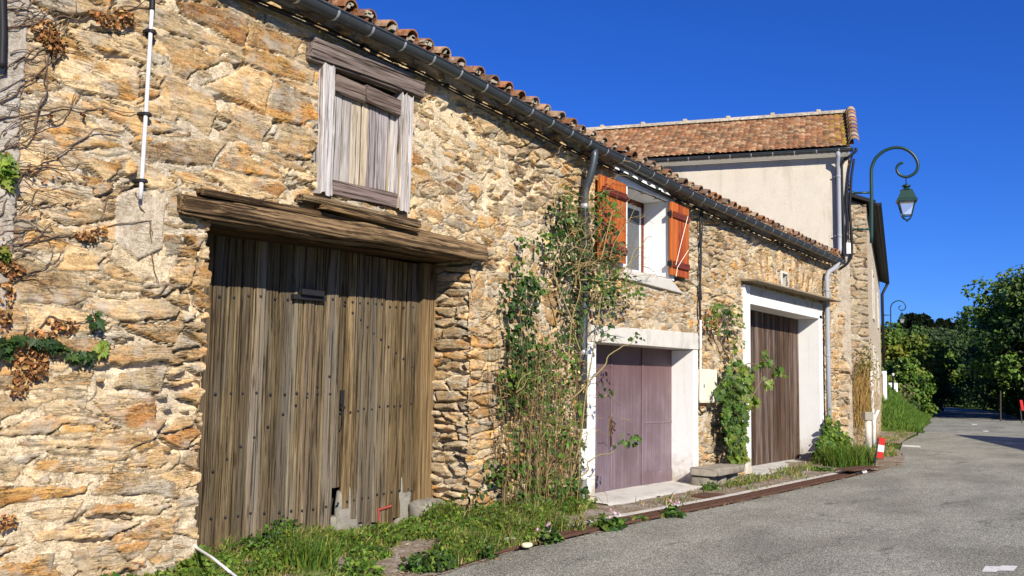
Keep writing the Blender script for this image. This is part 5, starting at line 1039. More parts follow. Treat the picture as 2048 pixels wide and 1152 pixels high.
tag(mb.build('grass', MT['grass']), 'short weedy grass along the foot of the barn wall', 'grass', kind='stuff')
mb = MB(); N = 26000; X = RN.uniform(38.7, 66, N); tt = RN.uniform(0, .62, N)**1.3*.9; Y = lat(X)-.1+tt*9; Z = verge_z(X, Y); n = N; blades(mb, np.stack([X, Y, Z], 1), RN.uniform(.08, .30, n), RN.uniform(.008, .02, n), .9, shades(n, [(.085, .17, .02), (.12, .21, .03), (.16, .23, .04), (.06, .12, .02)], .35))
tag(mb.build('verge_grass', MT['grass']), 'lush mown grass on the verge bank before the roadside trees', 'grass', kind='stuff')
tag(bpy.data.objects['verge_bank'], kind='structure')

def weed(px, py, r, h, n, pal, label, kind='leaf', size=.06, name='weed_plant', cat='weed', group=None, z=.05, lob=False):
    x, y = gp3(px, py, z); y = max(y, float(lat(x))-.25); zb = max(0, float(gz(x, y))-.01); mb = MB()
    a = RN.uniform(0, 6.283, n); q = np.sqrt(RN.rand(n)); hh = h*(RN.uniform(.15, 1, n))*(1.15-.6*q)
    P_ = np.stack([x+r*q*np.cos(a), y+r*.7*q*np.sin(a), zb+hh], 1)
    P_[:, 1] = np.minimum(P_[:, 1], np.where((P_[:, 0] > 4.9)&(P_[:, 0] < 8.3), .5, -.06))
    if kind == 'blade':
        P_[:, 2] = zb; blades(mb, P_, RN.uniform(.5, 1, n)*h, RN.uniform(.004, .010, n), .75, shades(n, pal, .35))
    else:
        (lobed if lob else leaves)(mb, P_, RN.uniform(.6, 1.2, n)*size, (-.15, -.4, .9), (0, -.5, -.3), shades(n, pal, .35))
        for k in range(0, n, max(1, n//24)): mb.tube([(x+r*.3*math.cos(a[k]), y+r*.2*math.sin(a[k]), zb), P_[k]], .004, 4, (.09, .11, .03))
    return solo(name, mb, MT['leaf'] if kind != 'blade' else MT['grass'], (x, y, zb), label, cat, group), (x, y, zb)
GW = 'weeds along the foot of the barn'
weed(378, 1142, .16, .20, 60, YGR, 'bright lobed weed beside the white hose at the corner of the barn doorway', size=.12, lob=True, group=GW)
weed(75, 1148, .20, .14, 140, GRN, 'low leafy weed at the foot of the far left wall', group=GW)
weed(525, 1105, .20, .26, 200, DGR+GRN, 'dark leafy weed leaning on the left door leaf', size=.05, group=GW)
weed(560, 1085, .24, .26, 260, DGR+GRN, 'dense dark weed against the middle of the left door leaf', size=.05, group=GW)
weed(620, 1130, .24, .30, 320, YGR+GRN, 'arching tuft of long grass before the barn door', kind='blade', name='grass_tuft', cat='grass tuft', group=GW)
weed(735, 1110, .20, .12, 180, GRN, 'low green weed below the barn door seam', size=.045, group=GW)
weed(700, 1145, .30, .14, 300, GRN+YGR, 'spreading weed at the asphalt edge before the barn door', size=.05, group=GW)
weed(860, 1125, .28, .15, 330, GRN+DGR, 'wide dark green weed mat spilling onto the asphalt edge', size=.055, group=GW)
weed(950, 1105, .22, .14, 240, GRN+DGR, 'leafy weed patch at the left end of the drain grates', size=.06, group=GW)
weed(820, 1070, .34, .12, 300, GRN+YGR, 'pale green weed mat under the right doorpost', size=.04, group=GW)
weed(925, 1040, .26, .12, 220, GRN, 'small weed clump at the foot of the stone pier', size=.045, group=GW)
weed(1005, 1035, .20, .22, 190, GRN+YGR, 'spiky green tuft left of the climbing rose', kind='blade', name='grass_tuft', cat='grass tuft', group=GW)
weed(1100, 1015, .28, .34, 420, GRN+YGR, 'tall bright grass tuft under the climbing rose', kind='blade', name='grass_tuft', cat='grass tuft', group=GW)
weed(1150, 1020, .16, .18, 120, GRN, 'leafy weed at the foot of the zinc downpipe', size=.06, group=GW)
weed(1160, 1005, .14, .24, 70, YGR, 'yellowish weed beside the white pipe foot', size=.05, group=GW)
def flower(px, py, r, n, label):
    o, (x, y, zb) = weed(px, py, r, .13, n, DGR+GRN, label, size=.085, name='cyclamen', cat='flowering plant', group='cyclamen by the drain grates')
    mb = MB(); m = 5; a = RN.uniform(0, 6.28, m); q = RN.rand(m)*r*.8; Pf = np.stack([q*np.cos(a), q*.6*np.sin(a), RN.uniform(.12, .18, m)], 1)
    for p in Pf:
        Pn = np.repeat(p[None], 5, 0); leaves(mb, Pn, .035, (0, -.5, .5), (0, 0, 1), shades(5, [(.62, .38, .52), (.72, .55, .66)], .15), .6)
    for k in mb.v: k += np.array((x, y, zb))
    ORG[o.name] = (x, y, zb); mb.build('blossom', MT['leaf'], o)
flower(1095, 1075, .17, 70, 'cyclamen clump by the rusty drain, left of two others')
flower(1215, 1048, .24, 130, 'largest pink cyclamen clump before the purple garage door')
flower(1345, 1025, .18, 70, 'cyclamen clump spilling over the drain right of the purple door')
weed(1280, 1033, .10, .07, 50, GRN, 'tiny weed on the drain before the purple garage threshold', size=.05, group=GW)
weed(1420, 975, .16, .14, 120, GRN, 'weed at the left foot of the stone bench', size=.06, group=GW)
weed(1480, 965, .16, .10, 110, YGR+STRW, 'yellowing weed at the right foot of the stone bench', size=.05, group=GW)
weed(1645, 938, .30, .08, 160, GRN, 'low weed patch beside the brown garage threshold', size=.06, group=GW)
# leafy shrub by the lower downpipe
mb = MB()
for (px, py, r, h, n) in ((1662, 920, .34, .95, 420), (1690, 918, .42, .80, 420), (1672, 925, .35, .55, 240), (1715, 915, .35, .55, 240)):
    x, y = gp3(px, py, .05); a = RN.uniform(0, 6.283, n); q = np.sqrt(RN.rand(n)); P_ = np.stack([x+r*q*np.cos(a), np.minimum(y+.35+r*.6*q*np.sin(a), -.18), .05+h*RN.uniform(.05, 1, n)*(1.15-.5*q)], 1); leaves(mb, P_, RN.uniform(.06, .12, n), (-.5, -.5, .6), (0, -.3, -.5), shades(n, GRN+YGR, .35), .6, 1.2)
    for k in range(0, n, 14): mb.tube([(x+.1*math.cos(a[k]), min(y+.35, -.2), .02), P_[k]], .006, 4, (.10, .09, .05))
solo('leafy_shrub', mb, MT['leaf'], (21.3, -.5, 0), 'low glossy green shrub at the foot of the pale grey downpipe', 'shrub')
mb = MB(); n = 900; x, y = gp3(1722, 930, .05); a = RN.uniform(0, 6.28, n); q = np.sqrt(RN.rand(n)); blades(mb, np.stack([x+.8*q*np.cos(a), y+.25+.45*q*np.sin(a), 0*a], 1), RN.uniform(.25, .55, n), RN.uniform(.006, .012, n), .8, shades(n, GRN+YGR, .3)); solo('long_grass_tuft', mb, MT['grass'], (x, y, 0), 'long arching green grass between the shrub and the red and white marker', 'grass tuft')
# straw coloured dead climber on the far stone house
t = thing('dead_climber', tuple(Q0-gd*.15+gb*.3), 'straw coloured dead climber hanging on the corner of the far stone house', 'climbing plant'); mb = MB()
for i in range(300):
    px = rp.gauss(1724, 9); py0 = rp.uniform(720, 800); py1 = py0+rp.uniform(30, 95); p0 = on_plane(px+rp.uniform(-2, 18)*(1 if py0 < 760 else .4), py0, Q0-gd*.12, gd); p1 = on_plane(px+rp.uniform(-14, 12), py1, Q0-gd*.16, gd); pm = (p0+p1)/2+np.array((rp.uniform(-.15, .1), rp.uniform(-.22, .22), .15)); mb.tube([p0, pm, p1], rp.uniform(.0025, .0045), 4, np.array(rp.choice([(1.5, 1.2, .7), (1.7, 1.4, .9), (1.2, .9, .5), (.8, 1.0, .4)])))
mb.build('dry_stems', MT['stem'], t)
mb = MB(); n = 160; Pq = np.array([on_plane(rp.gauss(1733, 12), rp.gauss(728, 20), Q0-gd*.18, gd) for _ in range(n)]); leaves(mb, Pq, RN.uniform(.06, .11, n), (-.8, -.4, .3), (0, -.3, -.8), shades(n, [(.22, .19, .05), (.30, .24, .09), (.14, .15, .04)], .3), .7, .6); mb.build('faded_leaves', MT['leaf'], t)

# stone bench
bz = .40; x0, z0 = fac(1405, 940, -.35); x1, z1 = fac(1474, 938, -.35)
t = thing('stone_bench', ((x0+x1)/2, -.3, 0), 'rough stone slab bench on small stones under the meter box', 'bench'); mb = MB()
xx = np.linspace(0, 1, 22)
rock(mb, ((x0+x1)/2, -.33, z0-.04), ((x1-x0)/2*.86, .22, .06), 12, (1.05, 1, .95), 14, 30, .16); mb.build('slab', MT['stoneslab'], t, smooth=True)
for a, s in ((.18, .20), (.48, .15), (.82, .18)):
    mb = MB(); rock(mb, (x0+(x1-x0)*a, -.26, (z0-.14)/2), (s, .18, (z0-.10)/2+.03), 13+int(a*10), (.8, .78, .74)); mb.build('support_stone', MT['stoneslab'], t, smooth=True)
# drain grates
def grate():
    t = thing('drain_grate', (0, 0, 0), '', 'drain grate', 'rusty drain grates along the road edge'); mb = MB(); L, Wd = .74, .26
    for y in (-Wd/2, Wd/2-.035, -.0175): mb.box(0, L, y, y+.035, -.02, .012)
    mb.box(0, .03, -Wd/2+.036, -.019, -.02, .010); mb.box(L-.03, L, -Wd/2+.036, -.019, -.02, .010); mb.box(0, .03, .0185, Wd/2-.036, -.02, .010); mb.box(L-.03, L, .0185, Wd/2-.036, -.02, .010); mb.build('grate_frame', MT['rust'], t)
    mb = MB()
    for k in range(11):
        x = .07+k*.06; mb.box(x-.014, x+.014, -Wd/2+.036, -.019, -.016, .008); mb.box(x-.014, x+.014, .0185, Wd/2-.036, -.016, .008)
    mb.build('grate_bars', MT['rust'], t); return t
g0 = grate(); gpx = [(7.35, -1.02)]; gl = 'rusty slotted drain grate '
NM = ['half buried under the weed patch before the stone pier', 'just right of the half buried first grate', 'left of the first cyclamen clump', 'under the first cyclamen clump', 'between the two left cyclamen clumps', 'under the largest cyclamen clump', 'right of the largest cyclamen clump', 'before the right half of the purple garage door', 'before the right jamb of the purple garage', 'under the right hand cyclamen clump', 'before the rusty square cover', 'before the left end of the stone bench', 'before the right end of the stone bench', 'before the left jamb of the brown garage', 'before the middle of the brown garage door', 'nearest to the raised steel plate']
for i in range(16):
    o = g0 if i == 0 else dup(g0, (0, 0, 0)); x = 7.25+i*.76; y0 = float(lat(x))+.155; y1 = float(lat(x+.76))+.155
    if x > 17.5: y0 += .05*(x-17.5); y1 += .05*(x+.76-17.5)
    o.location = (x, y0, .022); o.rotation_euler = (0, 0, math.atan2(y1-y0, .76)); o['label'] = (gl+NM[i])
kb = MB(); xx = np.linspace(6.2, 19.6, 60); kb.grid(np.stack([np.stack([xx, lat(xx)+.30+w, .035+0*xx], 1) for w in (0, .10)])); kb.grid(np.stack([np.stack([xx, lat(xx)+.30+0*xx, z+0*xx], 1) for z in (-.02, .035)])); tag(kb.build('kerb', MT['concrete']), kind='structure')
ch = MB(); ch.grid(np.stack([np.stack([xx, lat(xx)+w, .010+0*xx], 1) for w in (.01, .30)])); tag(ch.build('drain_channel', MT['dark']), kind='structure')
mb = MB(); x, y = gp3(1415, 991, .03); mb.box(x-.25, x+.25, y-.16, y+.16, 0.0, .045); solo('access_cover', mb, MT['rust'], (x, y, 0), 'rusty square access cover in the pavement right of the purple door', 'cover', bevel=.005)
# raised steel plate over the drain pit
a, b = gp3(1690, 938, .06), gp3(1750, 940, .06); mb = MB(); c = np.array(((a[0]+b[0])/2, (a[1]+b[1])/2)); L = abs(b[0]-a[0])/2
t = thing('drain_pit', (c[0], c[1], 0), 'steel lid lying over an open drain pit at the foot of the marker', 'drain pit'); mb.hexa([(c[0]-.9, c[1]-.13, .09), (c[0]+.75, c[1]-.18, .06), (c[0]+.75, c[1]+.15, .06), (c[0]-.9, c[1]+.2, .09), (c[0]-.9, c[1]-.13, .115), (c[0]+.75, c[1]-.18, .085), (c[0]+.75, c[1]+.15, .085), (c[0]-.9, c[1]+.2, .115)]); mb.build('lid', MT['rust'], t)
mb = MB(); mb.box(c[0]-.6, c[0]+.4, c[1]-.10, c[1]+.12, -.02, .055); mb.build('pit', MT['dark'], t)
for o in (-.35, -.2): mb = MB(); mb.obox((c[0]+o, c[1]-.15, .045), ((.03, .02, 0), (0, .012, .018), (0, -.018, .012))); mb.build('wedge_stone', MT['pvc'], t)
# red and white marker
x, y = gp3(1753, 938, .0); t = thing('road_marker', (x, y, 0), 'leaning red and white striped marker panel on a thin post by the drain pit', 'marker'); dpt = np.dot(np.array((x, y, .3))-CP, FW)
pw = lambda px, py: far(px, py, dpt)
mb = MB(); mb.tube([pw(1749, 936), pw(1757, 876)], .016, 6); mb.build('post', MT['zinc'], t)
cs = [(1756, 874, 1771, 877), (1754.3, 888.5, 1769, 891.5), (1752.7, 902, 1767.3, 904.5), (1751, 915, 1765.5, 917.5)]
for i in range(3):
    mb = MB(); A_, B_ = cs[i], cs[i+1]; f0 = [pw(B_[0], B_[1]), pw(B_[2], B_[3]), pw(A_[2], A_[3]), pw(A_[0], A_[1])]; bk = [p+FW*.02 for p in f0]; mb.hexa(f0+bk); mb.build('stripe', MT['sign_white' if i == 1 else 'sign_red'], t)
# concrete post with box before the far house
t = thing('letter_post', tuple(onq(1736, 895, .4)*np.array((1, 1, 0))), 'weathered concrete box on a pale round post at the corner of the far stone house', 'post'); D0 = 24.6
b0 = far(1736, 840, D0); r_ = .09; mb = MB(); mb.lathe([(.085, 0), (.085, b0[2])], (b0[0], b0[1], 0), 12); mb.build('post', MT['concrete'], t, smooth=True)
mb = MB(); mb.obox((b0[0], b0[1], b0[2]+.10), (RT*.115, FW*np.array((1, 1, 0))*.11, UZ*.105)); mb.build('box', MT['stoneslab'], t, bevel=.015)
# pale stone, rag and hose on the pavement
x, y = gp3(1058, 1047, .05); mb = MB(); rock(mb, (x, y, .09), (.10, .07, .06), 5, (1.3, 1.35, 1.35)); solo('loose_stone', mb, MT['stoneslab'], (x, y, .05), 'pale grey loose stone in the dirt left of the cyclamens', 'stone', smooth=True)
x, y = gp3(1054, 1090, .05); mb = MB(); rock(mb, (x, y, .05), (.06, .04, .022), 9, (1, .98, .8), e=.6); solo('crumpled_paper', mb, MT['cream'], (x, y, .03), 'crumpled cream paper lying on the drain grates', 'litter', smooth=True)
mb = MB(); hp2 = np.array([(*fac(372, 1076, .15), .15), (*fac(395, 1097, -.05), -.05)]); p = [(hp2[0][0], .15, hp2[0][1]), (hp2[1][0], -.05, hp2[1][1])]+[(*gnd(u, v, z), z) for u, v, z in ((425, 1116, .26), (455, 1140, .22), (480, 1160, .12), (505, 1190, .03))]; p = np.array(p); tt = np.linspace(0, 5, 40); mb.tube(np.stack([np.interp(tt, range(6), p[:, k]) for k in range(3)], 1), .011, 8); solo('white_hose', mb, MT['pvc'], tuple(p[2]), 'thin white hose running from the barn doorway into the weeds', 'hose', smooth=True)

# ------------------------------------------------------------------ trees
def tree(name, base, h, cr, ctr, n, pal, label, leaf=.22, nl=26, trunk_r=.22, group=None, squash=.8, clumps=None, trunk_col=(1, 1, 1), seed=0, low=.0):
    rs = np.random.RandomState(seed+50); t = thing(name, base, label, 'tree', group); b = np.array(base, float); c = b+np.array((0, 0, ctr)); mb = MB()
    tt = np.linspace(0, 1, 9); bend = np.stack([.4*np.sin(tt*2+seed), .4*np.cos(tt*1.7+seed*2), 0*tt], 1)*tt[:, None]; trk = b+bend+np.stack([0*tt, 0*tt, tt*h*.82], 1); mb.tube(trk, trunk_r*(1-.8*tt)+.02, 8)
    K = clumps or nl; d = unit(rs.normal(0, 1, (K, 3))); d[:, 2] = np.abs(d[:, 2])*.9-.45*(rs.rand(K) < .45); q = rs.uniform(.45, 1.0, (K, 1))**.7; cc = c+d*q*np.array((cr, cr, h-ctr if h-ctr > 0 else cr*squash))
    for k in range(K):
        s = trk[rs.randint(3, 8)]; m = (s+cc[k])/2+rs.normal(0, .2, 3); mb.tube([s, m, cc[k]], [trunk_r*.32, trunk_r*.2, .02], 5)
    mb.build('trunk', MT['bark'], t, smooth=True)
    mb = MB(); per = n//K; base_pal = np.array(pal)
    for k in range(K):
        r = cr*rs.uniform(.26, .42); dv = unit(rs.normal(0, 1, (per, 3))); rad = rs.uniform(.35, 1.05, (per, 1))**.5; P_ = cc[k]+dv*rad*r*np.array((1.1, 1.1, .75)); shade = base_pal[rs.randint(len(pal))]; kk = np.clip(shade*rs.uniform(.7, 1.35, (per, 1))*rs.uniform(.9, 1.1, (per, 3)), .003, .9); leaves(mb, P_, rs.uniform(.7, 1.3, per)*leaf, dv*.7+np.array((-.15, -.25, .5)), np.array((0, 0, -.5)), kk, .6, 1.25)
    ob = mb.build('crown', MT['treeleaf'], t); return t
TG = [(.075, .14, .02), (.11, .18, .025), (.04, .08, .015), (.15, .21, .033)]
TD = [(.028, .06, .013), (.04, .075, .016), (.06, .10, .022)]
TY = [(.18, .19, .025), (.22, .20, .03), (.12, .16, .024), (.28, .19, .035)]; TL = [(.075, .14, .02), (.105, .17, .024), (.055, .105, .017), (.14, .20, .03)]
def ground_at(px, depth):
    p = far(px, 700, depth); return (p[0], p[1], 0.0)
def hz(px, py, depth): return far(px, py, depth)[2]
G1 = 'trees behind the grass verge'
tree('roadside_tree', ground_at(1788, 62), hz(1788, 632, 62)-.1, 2.0, 3.0, 6500, TY+TL, 'yellow tinged tree behind the second lamp, next to the far house', .24, 40, .16, G1, seed=1)
tree('roadside_tree', ground_at(1824, 66), hz(1824, 645, 66), 2.3, 3.0, 9000, TL, 'broad green tree in the middle of the row behind the grass verge', .24, 52, .2, G1, seed=2)
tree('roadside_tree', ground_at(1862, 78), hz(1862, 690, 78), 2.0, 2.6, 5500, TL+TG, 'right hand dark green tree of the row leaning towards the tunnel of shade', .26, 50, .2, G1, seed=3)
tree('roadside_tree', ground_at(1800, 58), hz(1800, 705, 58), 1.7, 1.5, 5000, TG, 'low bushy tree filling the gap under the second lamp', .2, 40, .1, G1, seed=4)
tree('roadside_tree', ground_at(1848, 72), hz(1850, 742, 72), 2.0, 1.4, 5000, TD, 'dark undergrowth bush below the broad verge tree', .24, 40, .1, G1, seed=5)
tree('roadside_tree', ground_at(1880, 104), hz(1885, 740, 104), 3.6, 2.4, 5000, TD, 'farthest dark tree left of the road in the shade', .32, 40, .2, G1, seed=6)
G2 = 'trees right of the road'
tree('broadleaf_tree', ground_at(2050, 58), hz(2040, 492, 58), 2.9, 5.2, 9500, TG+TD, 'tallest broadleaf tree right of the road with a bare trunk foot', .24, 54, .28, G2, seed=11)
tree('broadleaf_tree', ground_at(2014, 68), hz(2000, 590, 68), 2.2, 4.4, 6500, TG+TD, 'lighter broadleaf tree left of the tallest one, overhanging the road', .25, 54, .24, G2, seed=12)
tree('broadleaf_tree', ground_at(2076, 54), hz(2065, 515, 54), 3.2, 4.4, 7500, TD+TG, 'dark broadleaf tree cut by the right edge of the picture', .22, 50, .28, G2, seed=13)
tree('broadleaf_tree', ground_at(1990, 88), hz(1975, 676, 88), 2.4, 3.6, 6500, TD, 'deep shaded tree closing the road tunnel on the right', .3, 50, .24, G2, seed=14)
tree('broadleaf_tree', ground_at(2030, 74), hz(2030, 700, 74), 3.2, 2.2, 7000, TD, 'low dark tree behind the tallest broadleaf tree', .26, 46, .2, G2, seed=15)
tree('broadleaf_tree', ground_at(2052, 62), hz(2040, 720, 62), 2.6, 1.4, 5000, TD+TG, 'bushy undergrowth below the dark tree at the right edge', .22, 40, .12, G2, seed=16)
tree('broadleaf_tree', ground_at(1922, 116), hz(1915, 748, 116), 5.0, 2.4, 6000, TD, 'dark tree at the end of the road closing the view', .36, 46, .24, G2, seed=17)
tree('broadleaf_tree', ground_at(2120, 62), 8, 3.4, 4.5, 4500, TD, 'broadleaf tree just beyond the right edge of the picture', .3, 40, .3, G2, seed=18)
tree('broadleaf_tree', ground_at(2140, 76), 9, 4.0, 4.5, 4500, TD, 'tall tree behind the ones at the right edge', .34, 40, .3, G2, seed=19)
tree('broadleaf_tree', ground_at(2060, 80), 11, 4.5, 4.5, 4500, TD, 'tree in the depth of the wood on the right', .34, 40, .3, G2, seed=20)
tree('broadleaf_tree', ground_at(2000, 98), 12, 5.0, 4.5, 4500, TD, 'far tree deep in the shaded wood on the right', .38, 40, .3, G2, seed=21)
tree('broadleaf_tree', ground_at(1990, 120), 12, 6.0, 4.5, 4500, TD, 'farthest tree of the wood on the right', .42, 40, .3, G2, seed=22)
# wooded hill
hx, hyv = np.meshgrid(np.linspace(0, 1, 60), np.linspace(0, 1, 30)); hc = far(1890, 750, 110)
dirx = FW*np.array((1, 1, 0)); dirx /= np.linalg.norm(dirx)
lat_ = (hx-.5)*260; dep = 105+hyv*230; hv = R0*lat_[..., None]+dirx*dep[..., None]+np.array((0, -D_, 0)); ctrl = (1866-1024)/F_*dep; off = lat_-ctrl
hh = np.interp(dep, [105, 130, 230, 335], [-.5, 1.5, 13.5, 15])*np.exp(-(off/75)**2)+1.2*fbm(hx*9, hyv*9, 4)-.6
hv[..., 2] = hh-.2; mb = MB(); mb.grid(hv); tag(mb.build('hill', MT['ground'], smooth=True), kind='structure')
def hill_pt(px, depth):
    p = far(px, 700, depth); d = np.dot(p-CP, dirx); l = np.dot(p-CP, R0); o = l-(1866-1024)/F_*d; return np.array((p[0], p[1], np.interp(d, [105, 130, 230, 335], [-.5, 1.5, 13.5, 15])*math.exp(-(o/75)**2)-.4))
mb = MB(); N = 60000; dd = RN.uniform(125, 235, N); pxx = RN.uniform(1745, 2010, N); clear = (np.abs(pxx-1893) < 13)&(dd < 176)&(dd > 134)
pp = np.array([hill_pt(a, b) for a, b in zip(pxx[~clear], dd[~clear])]); n = len(pp); lump = fbm(pp[:, 0]*.16, pp[:, 1]*.16, 12, 3); pp[:, 2] += RN.uniform(0, 1, n)**.5*(.8+3.6*sst(.35, .65, lump)); leaves(mb, pp, RN.uniform(.5, .95, n), (-.3, -.5, .6), (0, 0, -1), shades(n, [(.035, .06, .02), (.05, .08, .025), (.07, .10, .035), (.028, .05, .018)], .35), .7, 1.3)
tag(mb.build('hill_wood', MT['treeleaf']), 'mixed woodland covering the hill behind the verge trees', 'woodland', kind='stuff')
def conifer(px, pyt, depth, w, seed, label):
    b = hill_pt(px, depth); h = far(px, pyt-6, depth)[2]-b[2]; rs = np.random.RandomState(seed+900); t = thing('conifer', tuple(b), label, 'tree', 'dark conifers on the skyline'); mb = MB(); mb.tube([b, b+UZ*h*.95], [w*.07, .03], 6); mb.build('trunk', MT['bark'], t)
    n = 1500; z = rs.uniform(.05, 1, n)**.9; tier = .75+.35*np.abs(np.sin(z*26+seed)); a = rs.uniform(0, 6.28, n); r = w*(1-z)**.8*tier*rs.uniform(.3, 1, n)**.5+.05; P_ = b+np.stack([r*np.cos(a), r*np.sin(a), z*h-.12*r], 1); mb = MB(); leaves(mb, P_, rs.uniform(.5, .95, n), np.stack([np.cos(a)*.3, np.sin(a)*.3, 0*a+.8], 1), np.stack([np.cos(a), np.sin(a), 0*a-.35], 1), shades(n, [(.014, .028, .012), (.02, .036, .014), (.028, .045, .018)], .3), .35, .9); mb.build('crown', MT['treeleaf'], t)
CL = ['leftmost dark conifer above the verge trees', 'pointed conifer beside the leftmost one', 'tall conifer of the left skyline group', 'broad conifer in the middle of the left group', 'conifer right of the broad one', 'highest conifer of the left skyline group', 'conifer on the falling side of the skyline group', 'small conifer at the right end of the left group', 'lower conifer in the dip of the skyline', 'slim conifer just left of the gap of sky', 'pointed conifer standing alone in the gap', 'twin topped conifer right of the gap', 'conifer touching the right hand trees', 'last conifer half behind the right hand trees']
for i, (px, py, dp_, w) in enumerate([(1806, 641, 225, 2.6), (1816, 634, 230, 2.6), (1826, 632, 225, 2.8), (1838, 634, 222, 3.0), (1848, 634, 228, 2.6), (1855, 637, 222, 2.6), (1862, 645, 220, 2.6), (1868, 652, 220, 2.4), (1876, 656, 226, 2.2), (1882, 643, 226, 2.2), (1897, 645, 226, 2.2), (1903, 652, 224, 2.2), (1918, 648, 220, 2.6), (1928, 646, 222, 2.8)]): conifer(px, py, dp_, w, i, CL[i])
# understory hedge along the shaded road, left and right
def hedge(pts, h, w, n, pal, label, leaf=.2):
    mb = MB(); p = np.array(pts); t = RN.uniform(0, len(p)-1, n); X = np.interp(t, range(len(p)), p[:, 0]); Y = np.interp(t, range(len(p)), p[:, 1]); X = X+RN.normal(0, w*.4, n); Y = Y+RN.normal(0, w*.4, n); top = h*(.6+.6*fbm(X*.5, Y*.5, 41, 3)); leaves(mb, np.stack([X, Y, top*RN.uniform(0, 1, n)**.7], 1), RN.uniform(.7, 1.3, n)*leaf, (-.3, -.4, .7), (0, 0, -1), shades(n, pal, .35), .6, 1.2)
    solo('hedge', mb, MT['treeleaf'], (p[0][0], p[0][1], 0), label, 'hedge')
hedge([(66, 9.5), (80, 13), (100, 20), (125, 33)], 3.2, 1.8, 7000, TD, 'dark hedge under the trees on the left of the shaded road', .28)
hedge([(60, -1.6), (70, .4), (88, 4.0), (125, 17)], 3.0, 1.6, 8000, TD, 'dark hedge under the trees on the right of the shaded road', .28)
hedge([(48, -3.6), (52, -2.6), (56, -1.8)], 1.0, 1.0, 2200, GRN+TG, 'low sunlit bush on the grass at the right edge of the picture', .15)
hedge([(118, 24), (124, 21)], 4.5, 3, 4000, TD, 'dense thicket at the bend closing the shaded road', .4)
x, y, _ = far(1797, 800, 56); hedge([(x, y), (x+2, y+.5)], 2.1, .8, 1600, [(.16, .13, .07), (.22, .18, .10), (.09, .11, .04)], 'pale flowering bush at the top of the grass bank', .16)
# thin posts and signs along the far road
def post_sign(name, px, pyb, pyt, depth, label, cat, build):
    p = far(px, pyb, depth); t = thing(name, (p[0], p[1], max(0, p[2]-.05)), label, cat); build(t, p, far(px, pyt, depth)); return t
def b1(t, p, q):
    mb = MB(); mb.tube([p-UZ*.2, q], .045, 8); mb.build('pole', MT['iron'], t); c = far(1842, 776, 60); mb = MB(); mb.obox(c+R0*.05, (R0*.24, dirx*.02, UZ*.30)); mb.build('sign_panel', MT['sign_white'], t)
post_sign('road_sign', 1842, 815, 755, 60, 'square white road sign on a thin post at the end of the verge', 'road sign', b1)
def b2(t, p, q):
    mb = MB(); mb.tube([p-UZ*.2, q], .07, 8); mb.build('post', MT['pvc'], t); mb = MB(); c = far(1850, 804, 59); an = np.arange(16)*2*math.pi/16; V = [c-dirx*.03+R0*.20*math.cos(a)+UZ*.20*math.sin(a) for a in an]+[c+dirx*.03+R0*.20*math.cos(a)+UZ*.20*math.sin(a) for a in an]; mb.add(V, [(i, (i+1) % 16, 16+(i+1) % 16, 16+i) for i in range(16)], [(0, i+1, i) for i in range(1, 15)]+[(16, 16+i, 17+i) for i in range(1, 15)]); mb.build('round_panel', MT['sign_white'], t)
post_sign('bollard', 1850.5, 820, 803, 59, 'short white round topped bollard at the verge end', 'bollard', b2)
def b3(t, p, q):
    mb = MB(); mb.tube([p-UZ*.3, q], .05, 8); mb.build('pole', MT['iron'], t); mb = MB(); mb.lathe([(.03, 0), (.055, .03), (.055, .10), (.02, .14)], tuple(q), 10); mb.build('globe', MT['pvc'], t)
post_sign('garden_post', 1786, 806, 752, 46, 'dark thin post with a small pale top before the verge trees', 'post', b3)
def b4(t, p, q):
    mb = MB(); mb.tube([p-UZ*.2, q], [.04, .035], 8); mb.build('pole', MT['bark'], t)
post_sign('utility_pole', 2001, 835, 782, 52, 'slim grey utility pole before the dark trunks on the right', 'pole', b4)
c = far(1783, 779, 50); mb = MB(); mb.obox(c, (R0*.25, dirx*.2, UZ*.35)); mb.box(c[0]-.08, c[0]+.08, c[1]-.08, c[1]+.08, c[2]-1.2, c[2]-.35); solo('utility_cabinet', mb, MT['sign_white'], (c[0], c[1], c[2]-1.2), 'small white cabinet behind the dark post on the bank', 'cabinet')
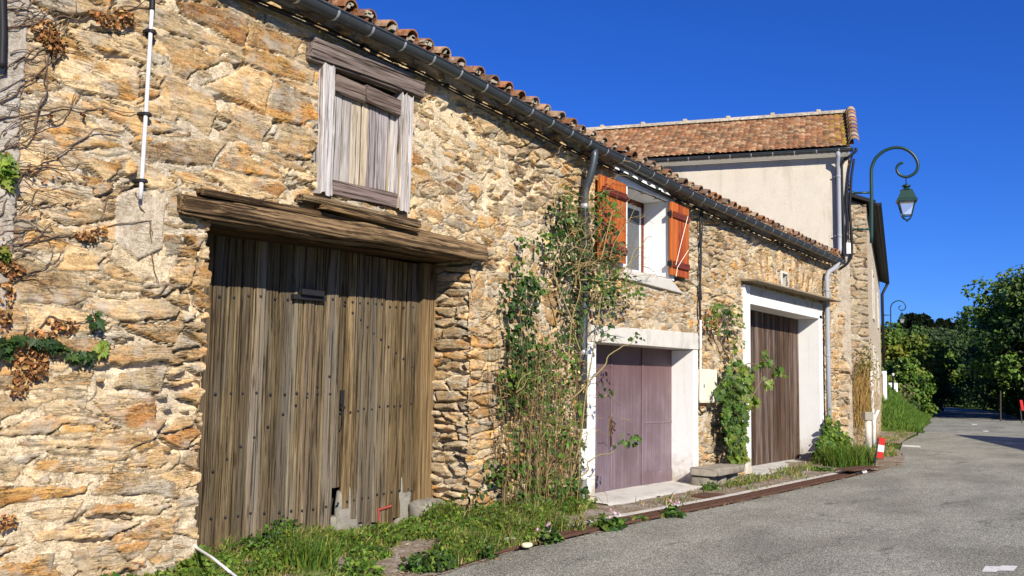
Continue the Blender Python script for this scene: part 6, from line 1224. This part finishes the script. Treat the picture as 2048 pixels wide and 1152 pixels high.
p = far(2043, 822, 50); t = thing('red_board', (p[0], p[1], 0), 'leaning red board on the grass at the far right edge', 'board'); mb = MB(); q = [far(2043, 820, 50), far(2049, 822, 50), far(2045, 800, 50), far(2039.5, 800, 50)]; mb.hexa([q[0], q[1], q[2], q[3]]+[k+dirx*.05 for k in q]); mb.build('panel', MT['sign_red'], t); mb = MB(); mb.tube([np.array((p[0]+.05, p[1], 0)), far(2042, 815, 50)+dirx*.08], .03, 6); mb.build('stake', MT['bark'], t)
x, y, _ = far(1858, 826, 58); hedge([(x-1, y+.2), (x+1.2, y+.6)], .8, .5, 900, DGR+GRN, 'low dark bushes round the bollard at the end of the verge', .14)

# house across the road whose gable throws its shadow on the asphalt
ux = np.array((-.936, -.351, 0)); uy = np.array((.351, -.936, 0)); A0 = np.array((38.3, .35, 0))-np.array((SDIR[0], SDIR[1], 0))/math.hypot(SDIR[0], SDIR[1])*-1*(7.0/math.tan(SUN_EL))
t = thing('house_across', tuple(A0+uy*4+ux*6), 'plain rendered house across the road behind the right edge of the picture', 'house'); w2, hh_, LL = 2.1, 4.7, 12.0
hp3 = lambda a, b, z: A0+ux*a+uy*b+UZ*z
mb = MB(); mb.add([hp3(0, -w2, 0), hp3(LL, -w2, 0), hp3(LL, w2, 0), hp3(0, w2, 0), hp3(0, -w2, hh_), hp3(LL, -w2, hh_), hp3(LL, w2, hh_), hp3(0, w2, hh_), hp3(0, 0, 6.9), hp3(LL, 0, 6.9)], [(0, 1, 5, 4), (1, 2, 6, 5), (2, 3, 7, 6), (3, 0, 4, 7)], [(4, 7, 8), (5, 9, 6)]); mb.build('wall', MT['render'], t)
mb = MB()
for s in (-1, 1): mb.hexa([hp3(-.1, s*(w2+.3), hh_-.18), hp3(LL+.1, s*(w2+.3), hh_-.18), hp3(LL+.1, 0, 6.9), hp3(-.1, 0, 6.9), hp3(-.1, s*(w2+.3), hh_-.05), hp3(LL+.1, s*(w2+.3), hh_-.05), hp3(LL+.1, 0, 7.03), hp3(-.1, 0, 7.03)])
mb.build('roof', MT['tile'], t)
for a in (2.5, 6, 9.5):
    mb = MB(); mb.obox(hp3(a, -w2-.01, 2.2), (ux*.5, uy*.04, UZ*.7)); f = mb.build('window', MT['pvc'], t); mb = MB(); mb.obox(hp3(a, -w2-.05, 2.2), (ux*.42, uy*.01, UZ*.62)); mb.build('pane', MT['pane'], f)
